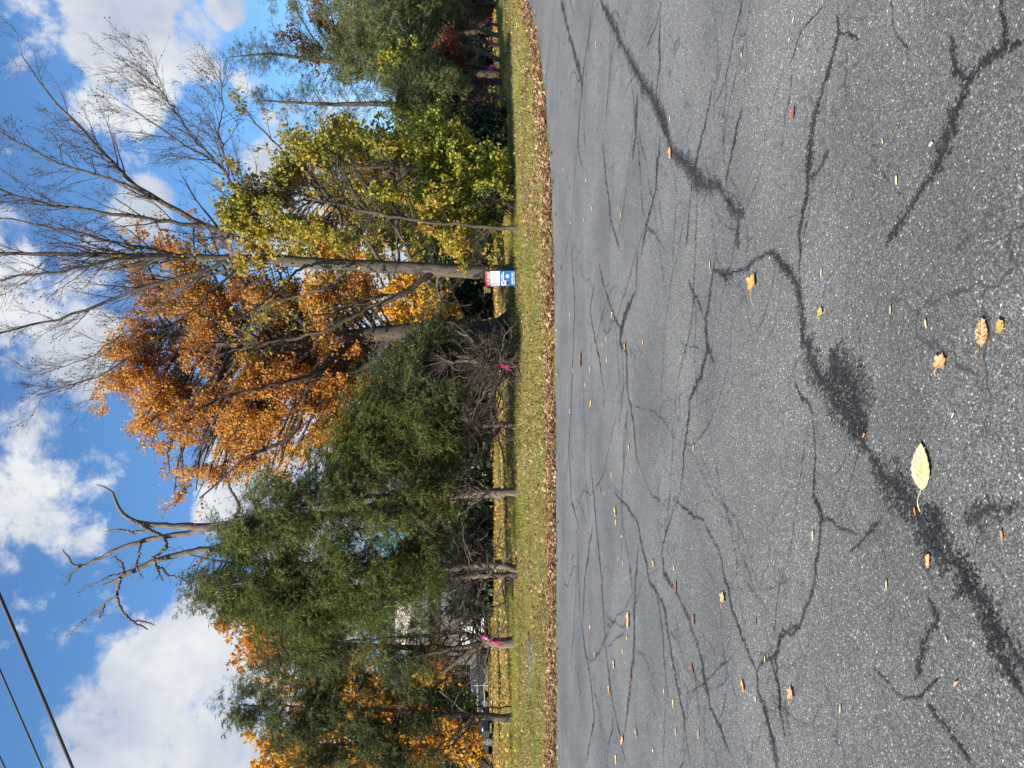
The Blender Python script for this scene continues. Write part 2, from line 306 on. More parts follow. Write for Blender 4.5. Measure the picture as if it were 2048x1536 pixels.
# ------------------------------------------------------------------ helpers: objects and meshes
def tag(o, label=None, cat=None, group=None, kind=None):
    if label: o['label'] = label
    if cat: o['category'] = cat
    if group: o['group'] = group
    if kind: o['kind'] = kind
    return o
def empty(name, loc, label=None, cat=None, group=None):
    o = bpy.data.objects.new(name, None); COL.objects.link(o); o.location = loc; o.empty_display_size = .2
    return tag(o, label, cat, group)
def mesh_np(name, V, tris=None, quads=None, mat=None, parent=None, smooth=False, edge=None):
    V = np.asarray(V, np.float32)
    me = bpy.data.meshes.new(name)
    parts = []; starts = []; n = 0
    for f, k in ((tris, 3), (quads, 4)):
        if f is None or len(f) == 0: continue
        f = np.asarray(f, np.int32); parts.append(f.ravel()); starts.append(n + np.arange(len(f), dtype=np.int32) * k); n += f.size
    idx = np.concatenate(parts); st = np.concatenate(starts)
    if parent is not None:
        V = V - np.array(parent_loc(parent), np.float32)
    me.vertices.add(len(V)); me.vertices.foreach_set('co', V.ravel())
    me.loops.add(len(idx)); me.loops.foreach_set('vertex_index', idx)
    me.polygons.add(len(st)); me.polygons.foreach_set('loop_start', st)
    if smooth: me.polygons.foreach_set('use_smooth', np.ones(len(st), bool))
    me.update(calc_edges=True)
    if edge is not None:
        a = me.attributes.new('edge', 'FLOAT', 'POINT'); a.data.foreach_set('value', np.asarray(edge, np.float32))
    if mat: me.materials.append(M[mat])
    o = bpy.data.objects.new(name, me); COL.objects.link(o)
    if parent is not None: o.parent = parent
    return o
def parent_loc(p):
    l = Vector(p.location)
    while p.parent: p = p.parent; l = l + p.location
    return l
def merge(chunks):          # [(V, F)] same face size
    Vs, Fs, n = [], [], 0
    for v, f in chunks:
        if len(v) == 0: continue
        Vs.append(v); Fs.append(f + n); n += len(v)
    return np.concatenate(Vs), np.concatenate(Fs)
def nrm(a): return a / np.maximum(np.linalg.norm(a, axis=-1, keepdims=True), 1e-9)

def tubes(P, Rr, sides):
    """P (B,k,3) R (B,k) -> V, quads"""
    B, k, _ = P.shape
    T = np.empty_like(P); T[:, 1:-1] = P[:, 2:] - P[:, :-2]; T[:, 0] = P[:, 1] - P[:, 0]; T[:, -1] = P[:, -1] - P[:, -2]
    T = nrm(T)
    ref = np.tile(np.array((.92, .37, .12)), (B, 1)); m = np.abs((T.mean(1) * ref).sum(-1)) > .8
    ref[m] = (-.3, .9, .3)
    ref = ref[:, None, :]
    U = nrm(np.cross(T, ref)); Wv = np.cross(T, U)
    a = np.arange(sides) * 2 * math.pi / sides
    ring = P[:, :, None, :] + Rr[:, :, None, None] * (np.cos(a)[None, None, :, None] * U[:, :, None, :] + np.sin(a)[None, None, :, None] * Wv[:, :, None, :])
    V = ring.reshape(-1, 3)
    base = (np.arange(B)[:, None, None] * k + np.arange(k - 1)[None, :, None]) * sides
    j = np.arange(sides)[None, None, :]; j2 = (j + 1) % sides
    Q = np.stack([base + j, base + j2, base + sides + j2, base + sides + j], -1).reshape(-1, 4)
    return V, Q
def resample(pts, rad, k, rng=None, jit=0.):
    pts = np.asarray(pts, float); rad = np.asarray(rad, float)
    s = np.concatenate(([0], np.cumsum(np.linalg.norm(np.diff(pts, axis=0), axis=1)))); s /= s[-1]
    t = np.linspace(0, 1, k)
    # smooth through the points
    n = len(pts)
    if n > 2:
        tt = np.linspace(0, 1, 8 * n); P0 = np.stack([np.interp(tt, s, pts[:, i]) for i in range(3)], -1)
        ker = np.ones(7) / 7; pad = np.pad(P0, ((3, 3), (0, 0)), mode='edge')
        Ps = np.stack([np.convolve(pad[:, i], ker, 'valid') for i in range(3)], -1); Ps[0] = P0[0]; Ps[-1] = P0[-1]
        P = np.stack([np.interp(t, tt, Ps[:, i]) for i in range(3)], -1)
    else: P = np.stack([np.interp(t, s, pts[:, i]) for i in range(3)], -1)
    if rng is not None and jit > 0:
        w = rng.normal(0, jit, (k, 3)); w[0] = 0; P = P + w
    return P, np.interp(t, s, rad)
def limb(trace, depth, k=14, rng=None, jit=0., d2=None, rad=None):
    """traced limb: [(x, y, half width px)] at a distance; d2 = distance at its end"""
    n = len(trace); dd = np.linspace(depth, depth if d2 is None else d2, n)
    P = [PX(t[0], t[1], d) for t, d in zip(trace, dd)]
    r = [t[2] * d / F for t, d in zip(trace, dd)] if rad is None else np.linspace(rad[0], rad[1], n)
    return resample(P, r, k, rng, jit)
def children(rng, P, Rr, n, tmin, ang, length, k, upb=0., jit=.12, rr=.55, rmin=.003, tmax=1., taper=.6, lenfall=.5, bow=0.):
    """n children for each parent branch; all vectorised"""
    B, kp, _ = P.shape
    t = rng.uniform(tmin, tmax, (B, n)); fi = t * (kp - 1); i0 = np.minimum(fi.astype(int), kp - 2); w = (fi - i0)[..., None]
    b = np.arange(B)[:, None]
    p0 = P[b, i0] * (1 - w) + P[b, i0 + 1] * w
    tan = nrm(P[b, i0 + 1] - P[b, i0]); r0 = Rr[b, i0] * (1 - w[..., 0]) + Rr[b, i0 + 1] * w[..., 0]
    p0 = p0.reshape(-1, 3); tan = tan.reshape(-1, 3); r0 = r0.reshape(-1); t = t.reshape(-1)
    q = len(p0)
    rv = rng.normal(size=(q, 3)); perp = nrm(rv - (rv * tan).sum(-1, keepdims=True) * tan)
    a = rng.uniform(ang[0], ang[1], q)[:, None]
    d = nrm(np.cos(a) * tan + np.sin(a) * perp)
    Ln = rng.uniform(length[0], length[1], q) * (1 - lenfall * t)
    Q = np.empty((q, k, 3)); Q[:, 0] = p0; step = (Ln / (k - 1))[:, None]
    cur = p0; z = np.array((0, 0, 1.))
    for i in range(1, k):
        d = nrm(d + rng.normal(0, jit, (q, 3)) + z * (upb + bow * (i / k - .5)))
        cur = cur + d * step; Q[:, i] = cur
    r = np.minimum(r0 * rr, .02 * Ln + rmin); r = np.maximum(r, rmin)
    Rn = r[:, None] * (1 - (1 - .25) * np.linspace(0, 1, k) ** taper)[None, :]
    return Q, np.maximum(Rn, rmin * .5)
def along(rng, P, n, tmin=.2, tmax=1., off=.0):
    B, k, _ = P.shape
    t = rng.uniform(tmin, tmax, (B, n)); fi = t * (k - 1); i0 = np.minimum(fi.astype(int), k - 2); w = (fi - i0)[..., None]
    b = np.arange(B)[:, None]
    p = (P[b, i0] * (1 - w) + P[b, i0 + 1] * w).reshape(-1, 3)
    tan = nrm(P[b, i0 + 1] - P[b, i0]).reshape(-1, 3)
    if off: p = p + rng.normal(0, off, p.shape)
    return p, tan
def leaves(rng, p, size, tan=None, width=.62, droop=.2):
    """one folded leaf (two triangles) for each point"""
    n = len(p)
    d = rng.normal(size=(n, 3))
    if tan is not None: d = d * .8 + tan * .7
    d[:, 2] -= droop; d = nrm(d)
    rv = rng.normal(size=(n, 3)); rv[:, 2] *= .6
    s = nrm(np.cross(d, rv)); nn = np.cross(d, s)
    L = rng.uniform(size[0], size[1], n)[:, None]; w = L * width * .5
    V = np.stack([p, p + d * L * .45 + s * w + nn * L * .12, p + d * L, p + d * L * .45 - s * w + nn * L * .12], 1)
    i = np.arange(n)[:, None] * 4
    T = np.concatenate([i + np.array([0, 1, 2]), i + np.array([0, 2, 3])], 1).reshape(-1, 3)
    return V.reshape(-1, 3), T
def needles(rng, P, per, length, width, ang=(.5, 1.0), tmin=.05, droop=.15):
    """thin single-triangle sprigs set along twigs, feathered to both sides"""
    p, tan = along(rng, P, per, tmin, 1.)
    n = len(p)
    side = nrm(np.cross(tan, np.array((0, 0, 1.)) + rng.normal(0, .35, (n, 3))))
    sg = rng.choice((-1., 1.), n)[:, None]
    a = rng.uniform(ang[0], ang[1], n)[:, None]
    d = np.cos(a) * tan + np.sin(a) * side * sg + rng.normal(0, .22, (n, 3)); d[:, 2] -= droop; d = nrm(d)
    wv = nrm(np.cross(d, rng.normal(size=(n, 3))))
    L = rng.uniform(length[0], length[1], n)[:, None]; w = rng.uniform(width[0], width[1], n)[:, None] * .5
    V = np.stack([p - wv * w * .6, p + wv * w * .6 + d * L * .25, p + d * L], 1).reshape(-1, 3)
    return V, np.arange(3 * n).reshape(-1, 3)
def ell(rows, depth, dd):
    """crown lobes: (x, y, half height px, half width px[, depth offset]) -> centre, radii"""
    out = []
    for r in rows:
        d = depth + (r[4] if len(r) > 4 else 0)
        out.append((PX(r[0], r[1], d), np.array((r[3] * d / F, dd * (r[3] * d / F), r[2] * d / F))))
    return out
def crown(rng, axP, axR, ells, n, slope=.5, lift=.12, k=9, rbase=.014, inner=.45, jit=.035, smin=.1):
    """limbs from the trunk line out to points spread through the crown lobes"""
    vol = np.array([e[1].prod() ** .62 for e in ells]); ch = rng.choice(len(ells), n, p=vol / vol.sum())
    C = np.array([e[0] for e in ells])[ch]; Rd = np.array([e[1] for e in ells])[ch]
    d = nrm(rng.normal(size=(n, 3))); rad = rng.uniform(0, 1, n) ** inner
    tgt = C + d * Rd * rad[:, None]
    z = axP[:, 2]
    zs = tgt[:, 2].copy()
    for _ in range(2):
        zc = np.clip(zs, z[0] + smin * (z[-1] - z[0]), z[-1]); 
        ax = np.stack([np.interp(zc, z, axP[:, i]) for i in range(3)], -1)
        hd = np.linalg.norm((tgt - ax)[:, :2], axis=1); zs = tgt[:, 2] - slope * hd
    zc = np.clip(zs, z[0] + smin * (z[-1] - z[0]), z[-1]); ax = np.stack([np.interp(zc, z, axP[:, i]) for i in range(3)], -1)
    ar = np.interp(zc, z, axR)
    L = np.linalg.norm(tgt - ax, axis=1)
    mid = (ax + tgt) / 2 + np.array((0, 0, 1.)) * (lift * L)[:, None] + rng.normal(0, .11, (n, 3)) * L[:, None]
    t = np.linspace(0, 1, k)[None, :, None]
    P = ax[:, None] * (1 - t) ** 2 + 2 * mid[:, None] * t * (1 - t) + tgt[:, None] * t ** 2
    w = rng.normal(0, jit, P.shape); w[:, 0] = 0; P = P + w * (L[:, None, None] * .3).clip(.2, 1)
    r0 = np.minimum(rbase * L + .006, ar * .7)
    Rr = r0[:, None] * (1 - .8 * np.linspace(0, 1, k)[None])
    return P, Rr
def flare(P, Rr, amount, height):
    z = P[:, 2] - P[0, 2]
    return Rr * (1 + amount * np.exp(-z / height))

# =================================================================== setting
rng0 = np.random.default_rng(5)
EDGE_PX = [(1112, 1536), (1112, 1300), (1111, 1000), (1110, 800), (1106, 520), (1103, 400), (1098, 300), (1090, 200), (1078, 100), (1064, 35), (1055, 0)]
e = np.array([GR(x, y)[:2] for x, y in EDGE_PX])
ex = np.concatenate(([-200, -40], e[:, 0], [12, 16, 24, 60, 200])); ey = np.concatenate(([e[0, 1] - 1, e[0, 1] - .1], e[:, 1], [21.5, 23.5, 25, 27, 30]))
ex, ii = np.unique(ex, return_index=True); ey = ey[ii]
def edge_y(x): return np.interp(x, ex, ey)

def vnoise(x, y, seed=0):
    rs = np.random.default_rng(seed); tab = rs.uniform(0, 1, (64, 64))
    xi = np.floor(x).astype(int); yi = np.floor(y).astype(int); fx = x - xi; fy = y - yi
    fx = fx * fx * (3 - 2 * fx); fy = fy * fy * (3 - 2 * fy)
    g = lambda a, b: tab[a % 64, b % 64]
    return (g(xi, yi) * (1 - fx) + g(xi + 1, yi) * fx) * (1 - fy) + (g(xi, yi + 1) * (1 - fx) + g(xi + 1, yi + 1) * fx) * fy
def ground_z(x, y):
    d = y - edge_y(x)
    return -.02 + .045 * np.clip(d / .35, 0, 1) + np.clip(d / 2, 0, 1) * .05 * (vnoise(x * .7 + 9, y * .7 + 3, 2) - .35)

def build_ground():
    xs = np.unique(np.concatenate((-np.geomspace(30, 1500, 26), np.linspace(-30, 30, 101), np.geomspace(30, 1500, 26))))
    ys = np.unique(np.concatenate((-np.geomspace(12, 1500, 14), np.linspace(-12, 11, 12), np.linspace(11, 30, 115), np.linspace(30, 70, 41), np.geomspace(70, 1500, 24))))
    X, Y = np.meshgrid(xs, ys); Z = ground_z(X, Y)
    V = np.stack([X, Y, Z], -1).reshape(-1, 3); nx, ny = len(xs), len(ys)
    i = (np.arange(ny - 1)[:, None] * nx + np.arange(nx - 1)[None]).ravel()
    o = mesh_np('ground', V, quads=np.stack([i, i + 1, i + nx + 1, i + nx], -1), mat='lawn', smooth=True)
    tag(o, kind='structure')
    # road sheet
    xs = np.concatenate(([-200, -120, -70], np.linspace(-40, 30, 211), [60, 120, 200]))
    rag = .05 * (vnoise(xs * 2.3, xs * 0 + .5, 7) - .5) + .03 * (vnoise(xs * 9, xs * 0 + 3.5, 8) - .5)
    top = edge_y(xs) + rag
    rows = [np.full_like(xs, -9.), np.full_like(xs, 0.), np.full_like(xs, 6.), top - .25, top]
    V = np.stack([np.stack([xs, r, np.full_like(xs, -.012 if k == 4 else 0.)], -1) for k, r in enumerate(rows)]).reshape(-1, 3)
    nx = len(xs); i = (np.arange(4)[:, None] * nx + np.arange(nx - 1)[None]).ravel()
    road = mesh_np('road', V, quads=np.stack([i, i + 1, i + nx + 1, i + nx], -1), mat='asphalt')
    tag(road, kind='structure')
    return road
road = build_ground()

CRACKS = [  # width px, points on the photo
    (11, [(1540, 500), (1560, 515), (1580, 550), (1600, 600), (1606, 650), (1604, 690)]),
    (26, [(1600, 660), (1620, 715), (1650, 760), (1680, 800), (1715, 850), (1745, 900)]),
    (46, [(1660, 700), (1690, 760), (1720, 810), (1740, 860)]),
    (34, [(1730, 880), (1765, 935), (1800, 975), (1835, 1025), (1870, 1085), (1915, 1140), (1950, 1200), (1985, 1270), (2010, 1325), (2050, 1395)]),
    (46, [(1850, 1010), (1885, 1075), (1925, 1130), (1955, 1190)]),
    (36, [(1960, 1210), (1990, 1250), (2020, 1300), (2050, 1350)]),
    (12, [(1200, -5), (1240, 80), (1290, 170), (1328, 240), (1345, 310), (1390, 345), (1402, 368), (1440, 370), (1462, 410)]),
    (16, [(1455, 400), (1470, 430), (1490, 425)]), (9, [(1475, 430), (1480, 500)]),
    (12, [(1555, 505), (1500, 535), (1445, 550), (1425, 540)]),
    (7, [(1435, 500), (1426, 559), (1413, 637), (1413, 695), (1400, 747), (1380, 803), (1374, 865), (1361, 988)]),
    (6, [(1377, 559), (1406, 627)]), (8, [(1413, 690), (1430, 725)]),
    (20, [(2052, 80), (2005, 98), (1950, 145), (1935, 190), (1910, 260), (1880, 320), (1835, 385), (1805, 430), (1772, 492)]),
    (12, [(2000, -5), (2008, 50), (2005, 98)]), (12, [(1950, 145), (1922, 118), (1900, 70)]),
    (10, [(1675, 29), (1678, 62), (1662, 124), (1636, 208), (1622, 270), (1613, 330), (1613, 368), (1602, 456), (1600, 520)]),
    (15, [(1622, 280), (1615, 350)]), (9, [(1660, 300), (1640, 340), (1617, 362)]),
    (6, [(1649, 13), (1603, 62), (1581, 130)]), (7, [(1782, -5), (1789, 65), (1818, 98)]), (7, [(1678, 62), (1720, 80)]),
    (7, [(1595, 700), (1590, 770), (1625, 820), (1632, 900), (1630, 980), (1649, 1038), (1632, 1122), (1621, 1195), (1597, 1255), (1567, 1272), (1551, 1307), (1558, 1366), (1565, 1454), (1590, 1540)]),
    (6, [(1645, 1030), (1690, 1060), (1720, 1075)]), (10, [(1764, 1038), (1736, 1066), (1698, 1105)]),
    (20, [(2050, 1021), (1984, 1021), (1949, 1052), (1942, 1070)]), (13, [(1855, 1192), (1879, 1241), (1845, 1290), (1831, 1363)]),
    (7, [(1747, 1335), (1806, 1398), (1838, 1398), (1883, 1356)]), (11, [(1855, 1408), (1897, 1454), (1930, 1500), (1950, 1540)]),
    (7, [(1276, 500), (1273, 581), (1247, 637), (1240, 682), (1253, 702), (1255, 777), (1269, 858), (1275, 930)]), (5, [(1199, 535), (1220, 614), (1240, 663)]),
    (10, [(1262, 610), (1245, 650), (1240, 690)]),
    (4, [(1194, 533), (1181, 624), (1201, 728), (1211, 800)]), (4, [(1188, -5), (1170, 120), (1161, 215), (1155, 290), (1165, 340)]),
    (7, [(1120, -5), (1139, 68), (1162, 153), (1166, 200)]), (6, [(1325, -5), (1312, 55), (1295, 91)]),
    (5, [(1321, 29), (1321, 130), (1312, 195), (1325, 254), (1340, 285)]), (6, [(1487, -5), (1461, 114), (1448, 172), (1432, 208)]),
    (6, [(1425, 169), (1412, 247), (1390, 340)]), (7, [(1487, 212), (1461, 309), (1451, 378)]), (6, [(1276, 182), (1273, 260), (1266, 322)]),
    (6, [(1321, 270), (1312, 374), (1295, 449), (1282, 510)]), (6, [(1386, 355), (1377, 440), (1373, 498)]),
    (6, [(1347, 1000), (1407, 1045), (1442, 1105), (1452, 1167), (1466, 1223), (1494, 1297), (1515, 1342), (1519, 1384), (1535, 1426), (1550, 1488), (1552, 1540)]),
    (14, [(1530, 1400), (1545, 1470), (1555, 1540)]),
    (8, [(1351, 1010), (1337, 1059), (1325, 1110), (1330, 1147), (1358, 1192), (1376, 1237), (1397, 1290), (1407, 1342), (1421, 1419), (1442, 1464), (1462, 1510), (1470, 1540)]),
    (6, [(1230, 985), (1247, 1007), (1274, 1038), (1290, 1110), (1299, 1164), (1327, 1202), (1341, 1279), (1351, 1349), (1369, 1436), (1381, 1530)]),
    (5, [(1180, 900), (1192, 1035), (1205, 1174), (1212, 1297), (1222, 1384), (1240, 1471), (1256, 1540)]),
    (5, [(1278, 1098), (1271, 1167), (1267, 1314), (1260, 1401), (1250, 1471)]), (4, [(1156, 1070), (1159, 1209), (1170, 1297), (1182, 1359), (1189, 1436), (1172, 1530)]),
    (4, [(1187, 1045), (1170, 1157), (1166, 1244)]), (8, [(1599, 1251), (1567, 1272), (1550, 1307), (1529, 1314), (1515, 1349)]),
    (6, [(1540, 1307), (1557, 1366), (1564, 1454)]), (4, [(1142, 470), (1150, 600), (1145, 760), (1138, 900), (1143, 1000), (1160, 1060)]),
    (4, [(1205, 270), (1215, 380), (1222, 440), (1240, 500)]), (4, [(1312, 1180), (1325, 1250), (1330, 1330), (1340, 1420)])]
def build_cracks():
    rng = np.random.default_rng(11)
    jobs = [(w, np.array([GR(x, y, 0) for x, y in pts])) for w, pts in CRACKS]
    # finer cracks that fork off the traced ones
    for w, g in list(jobs):
        seg = np.linalg.norm(np.diff(g, axis=0), axis=1); tot = seg.sum()
        for _ in range(int(np.clip(tot / (.28 * g[:, 1].mean() ** .5) * 1.05, 1, 9))):
            j = rng.integers(0, len(seg)); p = g[j] + (g[j + 1] - g[j]) * rng.uniform(.1, .9); a = math.atan2(*(g[j + 1] - g[j])[:2][::-1]) + rng.choice((-1, 1)) * rng.uniform(.5, 1.3)
            q = [p]; st = g[:, 1].mean() * rng.uniform(.012, .035)
            for _k in range(rng.integers(6, 16)):
                a += rng.normal(0, .24) * (-1) ** _k; p = p + np.array((math.cos(a), math.sin(a), 0)) * st * rng.uniform(.6, 1.4); q.append(p)
            q = np.array(q)
            if q[:, 1].max() < edge_y(q[:, 0]).min() - .3 and q[:, 1].min() > 1.2: jobs.append((rng.uniform(1.6, 3.0), q))
    for wpx, g in jobs:
        seg = np.linalg.norm(np.diff(g, axis=0), axis=1).sum()
        k = int(np.clip(seg / (.012 + .004 * g[:, 1].mean()), 14, 260))
        s = np.concatenate(([0], np.cumsum(np.linalg.norm(np.diff(g, axis=0), axis=1)))); t = np.linspace(0, s[-1], k)
        P = np.stack([np.interp(t, s, g[:, i]) for i in range(3)], -1)
        depth = P[:, 1]
        wob = np.convolve(rng.normal(0, 1, k + 6), np.ones(7) / 7, 'valid')
        tan = np.gradient(P, axis=0); tan[:, 2] = 0; tan = nrm(tan); nr = np.stack([-tan[:, 1], tan[:, 0], tan[:, 2] * 0], -1)
        scale = np.mean(depth) / F
        # widths read across the picture: undo the foreshortening for cracks that run across the view
        fs = abs(nr[:, 1]).mean(); grow = 1 + fs * (np.clip(np.mean(depth) / CAM_H, 1, 4) - 1) * .6
        w = wpx * scale * (.68 if wpx < 9 else .85 if wpx < 20 else 1.15) * grow * (1 + .35 * np.convolve(rng.normal(0, 1, k + 6), np.ones(7) / 4, 'valid'))
        w = np.clip(w, wpx * scale * .4, None); ends = np.minimum(1, np.minimum(np.arange(k), np.arange(k)[::-1]) / (k * .14) + .12); w *= ends
        c = P + nr * (wob * np.minimum(w, .03) * .8 + rng.normal(0, .30 if wpx < 9 else .10, k) * w + np.convolve(rng.normal(0, 1, k + 24), np.ones(25) / 25, 'valid') * np.minimum(w * 3., .03))[:, None]
        rows = []
        for a in (-1, -.5, 0, .5, 1): rows.append(c + nr * (w * a * .95)[:, None])
        V = np.stack(rows, 1); V[..., 2] = .004
        V = V.reshape(-1, 3); ed = np.tile(np.array([1, .5, 0, .5, 1.]), k)
        if wpx < 3.7: ed = ed + np.where(ed < .9, .16, 0)
        i = (np.arange(k - 1)[:, None] * 5 + np.arange(4)[None]).ravel()
        V[:, 1] = np.minimum(V[:, 1], edge_y(V[:, 0]) - .08)
        mesh_np('crack', V, quads=np.stack([i, i + 1, i + 6, i + 5], -1), mat='crack', parent=road, edge=ed)
build_cracks()
# stagger heights of the crack fillings so that no two lie in one plane
for n_, o_ in enumerate([c for c in road.children]): o_.location.z += .00004 * n_

# =================================================================== far wood behind everything
def far_wood():
    rng = np.random.default_rng(21)
    n = 28000
    x = rng.uniform(-75, 75, n); y = 90 + 16 * rng.uniform(0, 1, n) ** 1.0
    h = 5.5 + 5.5 * vnoise(x * .13 + 30, x * 0 + .3, 4) + 3 * vnoise(x * .5 + 10, x * 0 + 1.3, 5) - (y - 92) * .05
    z = rng.uniform(0, 1, n) ** 1.25 * h
    p = np.stack([x, y, z], -1)
    V, T = leaves(rng, p, (.7, 1.6), None, .8)
    o = mesh_np('distant_wood', V, tris=T, mat='woodfar'); tag(o, 'dark autumn wood far behind the houses and lawn', 'wood', kind='stuff')
far_wood()

# =================================================================== trees
def trunk_mesh(name, P, Rr, mat, parent, sides=12, rng=None, lumps=.0):
    V, Q = tubes(P[None], Rr[None], sides)
    if rng is not None and lumps:
        k = len(P); c = np.repeat(P, sides, 0); a = np.tile(np.arange(sides), k) * 2 * math.pi / sides
        zz = np.repeat(P[:, 2], sides)
        f = 1 + lumps * (np.sin(a * 3 + zz * .7 + 1) * .6 + np.sin(a * 5 - zz * 1.3) * .4) * np.repeat(np.clip(1.4 - (P[:, 2] - P[0, 2]) * .35, .35, 1.4), sides)
        V = c + (V - c) * f[:, None]
    return mesh_np(name, V, quads=Q, mat=mat, parent=parent, smooth=True)
def lighter(P, r):          # fewer rings on fine twigs
    k = P.shape[1]; i = np.linspace(0, k - 1, 3 if k <= 5 else 4).astype(int); return P[:, i], r[:, i]
def twig_mesh(name, sets, mat, parent, sides=3):
    V, Q = merge([tubes(*(lighter(P, r) if sides == 3 else (P, r)), sides) for P, r in sets])
    return tag(mesh_np(name, V, quads=Q, mat=mat, parent=parent), kind='stuff')
def base_of(x, y, dz=0.): 
    g = GR(x, y); return np.array((g[0], g[1], float(ground_z(g[0], g[1])) - .03 + dz))

# ---- tall bare tree beside the sign
def bare_tree():
    rng = np.random.default_rng(31)
    b = base_of(1036, 548); D = b[1]
    root = empty('bare_tree', b, 'tall leafless grey tree with spreading limbs behind the for sale sign', 'tree')
    tr = [(1036, 548, 17.5), (1015, 547, 15.5), (990, 546, 14.5), (900, 540, 13.5), (800, 535, 12.5), (700, 530, 11.5), (610, 525, 11), (550, 519, 10), (470, 518, 8.5), (400, 516, 7), (326, 513, 6), (250, 511, 5), (120, 508, 4), (0, 506, 3), (-120, 500, 2)]
    P, r = limb(tr, D, 40, rng, .012); P[0] = b
    r = flare(P, r, .35, .35)
    trunk_mesh('trunk', P, r, 'bark_grey', root, 12, rng, .05)
    L = [
     [(560, 521, 8), (500, 492, 7.5), (456, 465, 7), (404, 450, 6.5), (340, 415, 6), (274, 376, 5), (225, 325, 4), (176, 273, 3.2), (130, 225, 2.6), (88, 176, 2), (40, 107, 1)],
     [(404, 450, 4.8), (326, 443, 4.5), (277, 433, 4), (228, 427, 3.8), (176, 420, 3.4), (94, 410, 2.8), (0, 378, 2), (-80, 350, 1)],
     [(300, 393, 3.4), (241, 365, 3.2), (186, 349, 3), (124, 332, 2.6), (59, 296, 2.2), (0, 264, 1.8), (-60, 235, 1)],
     [(535, 500, 4.2), (521, 482, 4), (489, 407, 3.8), (456, 358, 3.5), (427, 316, 3), (391, 303, 2.6), (352, 280, 2.2), (319, 254, 1.8), (245, 208, .9)],
     [(427, 316, 2.4), (384, 277, 2.2), (345, 212, 1.8), (313, 173, 1.4), (270, 137, .8)],
     [(456, 358, 2.4), (448, 300, 2.1), (436, 270, 1.8), (446, 208, 1.3), (440, 143, .8)],
     [(370, 514, 3.6), (309, 498, 3.4), (228, 485, 3), (163, 466, 2.6), (81, 453, 2.2), (0, 436, 1.6), (-80, 420, 1)],
     [(330, 513, 3.6), (260, 516, 3.5), (208, 523, 3.2), (130, 542, 2.8), (0, 558, 2.2), (-110, 570, 1)],
     [(470, 519, 6), (423, 536, 5.6), (358, 558, 5), (326, 565, 4.6), (247, 588, 4), (202, 611, 3.6), (137, 630, 3), (65, 653, 2.4), (0, 663, 2), (-80, 680, 1)],
     [(510, 521, 4), (440, 545, 3.6), (390, 562, 3.2), (340, 595, 2.8), (277, 643, 2.4), (228, 679, 2), (195, 705, 1.7), (147, 728, 1.2), (90, 745, .8)],
     [(480, 532, 3.4), (440, 565, 3), (387, 617, 2.6), (326, 670, 2.2), (277, 702, 1.9), (215, 744, 1.5), (147, 770, 1.1), (72, 793, .7)],
     [(868, 542, 8), (850, 552, 7.5), (826, 575, 7), (804, 594, 6.5), (742, 611, 5.2), (693, 640, 4.4), (660, 660, 4), (563, 682, 3), (481, 695, 2.2), (420, 720, 1.4)],
     [(808, 590, 4.2), (790, 592, 4), (765, 586, 3.6), (709, 611, 3), (645, 630, 2.3), (570, 640, 1.5)],
     [(693, 534, 4.5), (672, 560, 4), (660, 575, 3.6), (620, 585, 3), (569, 600, 2.4), (530, 614, 2), (470, 640, 1.2)],
     [(610, 530, 3.5), (580, 556, 3), (560, 575, 2.6), (535, 600, 2), (480, 635, 1.2)],
     [(765, 530, 5), (750, 508, 4.6), (739, 488, 4.4), (722, 462, 4.2), (683, 433, 4), (654, 391, 3.6), (628, 358, 3.2), (595, 326, 2.8), (556, 290, 2.3), (507, 241, 1.7), (465, 202, 1)],
     [(800, 530, 3.6), (793, 480, 3.2), (790, 410, 2.8), (787, 340, 2.2), (785, 283, 1.4)],
     [(690, 528, 3.4), (683, 480, 3.2), (680, 420, 2.8), (676, 350, 2.2), (672, 275, 1.2)],
     [(830, 532, 4), (815, 500, 3.4), (800, 470, 2.6), (770, 430, 1.8)],
     [(880, 545, 3.6), (872, 575, 3.4), (884, 600, 3), (880, 640, 2.2)]]
    dof = [0.6, -1.4, 1.2, -1.0, -1.6, -.4, 1.5, -1.5, -1.2, 1.6, -1.8, -1.4, -.6, 1.0, -1.6, -.8, .8, -.9, -.5, .6]
    sets = []
    for tr_, dz in zip(L, dof):
        p, q = limb(tr_, D, 22, rng, .022, D + dz * 1.2); q = q * .86
        trunk_mesh('limb', p, q, 'bark_grey', root, 7)
        sets.append((p, q))
    P0 = np.stack([s[0] for s in sets] + [resample(P[18:], r[18:], 22)[0]]); R0 = np.stack([s[1] for s in sets] + [resample(P[18:], r[18:], 22)[1]])
    up0 = np.concatenate([np.arange(11), [20]])
    lo0 = np.arange(11, 20)
    c1 = children(rng, P0[up0], R0[up0], 23, .12, (.35, .8), (1.2, 2.8), 8, .07, .10, .5, .007)
    c1b = children(rng, P0[lo0], R0[lo0], 13, .25, (.5, 1.1), (.9, 2.2), 8, .03, .14, .5, .006)
    c2 = children(rng, *c1, 8, .2, (.4, .85), (.45, 1.2), 7, .07, .13, .55, .0056)
    c2b = children(rng, *c1b, 5, .2, (.4, 1.), (.35, .9), 6, .02, .16, .55, .0042)
    c3 = children(rng, *c2, 4, .25, (.4, .9), (.18, .5), 5, .06, .15, .6, .0045)
    c3b = children(rng, *c2b, 3, .25, (.4, .9), (.12, .35), 5, .02, .15, .6, .0034)
    twig_mesh('twigs', [c1, c1b], 'twig', root, 4)
    twig_mesh('fine_twigs', [c2, c2b, c3, c3b], 'twig', root, 3)
    # round seed balls at twig ends
    tips = c3[0][rng.uniform(size=len(c3[0])) < .10][:, -1]
    oc = np.array([(1, 0, 0), (-1, 0, 0), (0, 1, 0), (0, -1, 0), (0, 0, 1), (0, 0, -1)], float) * .026
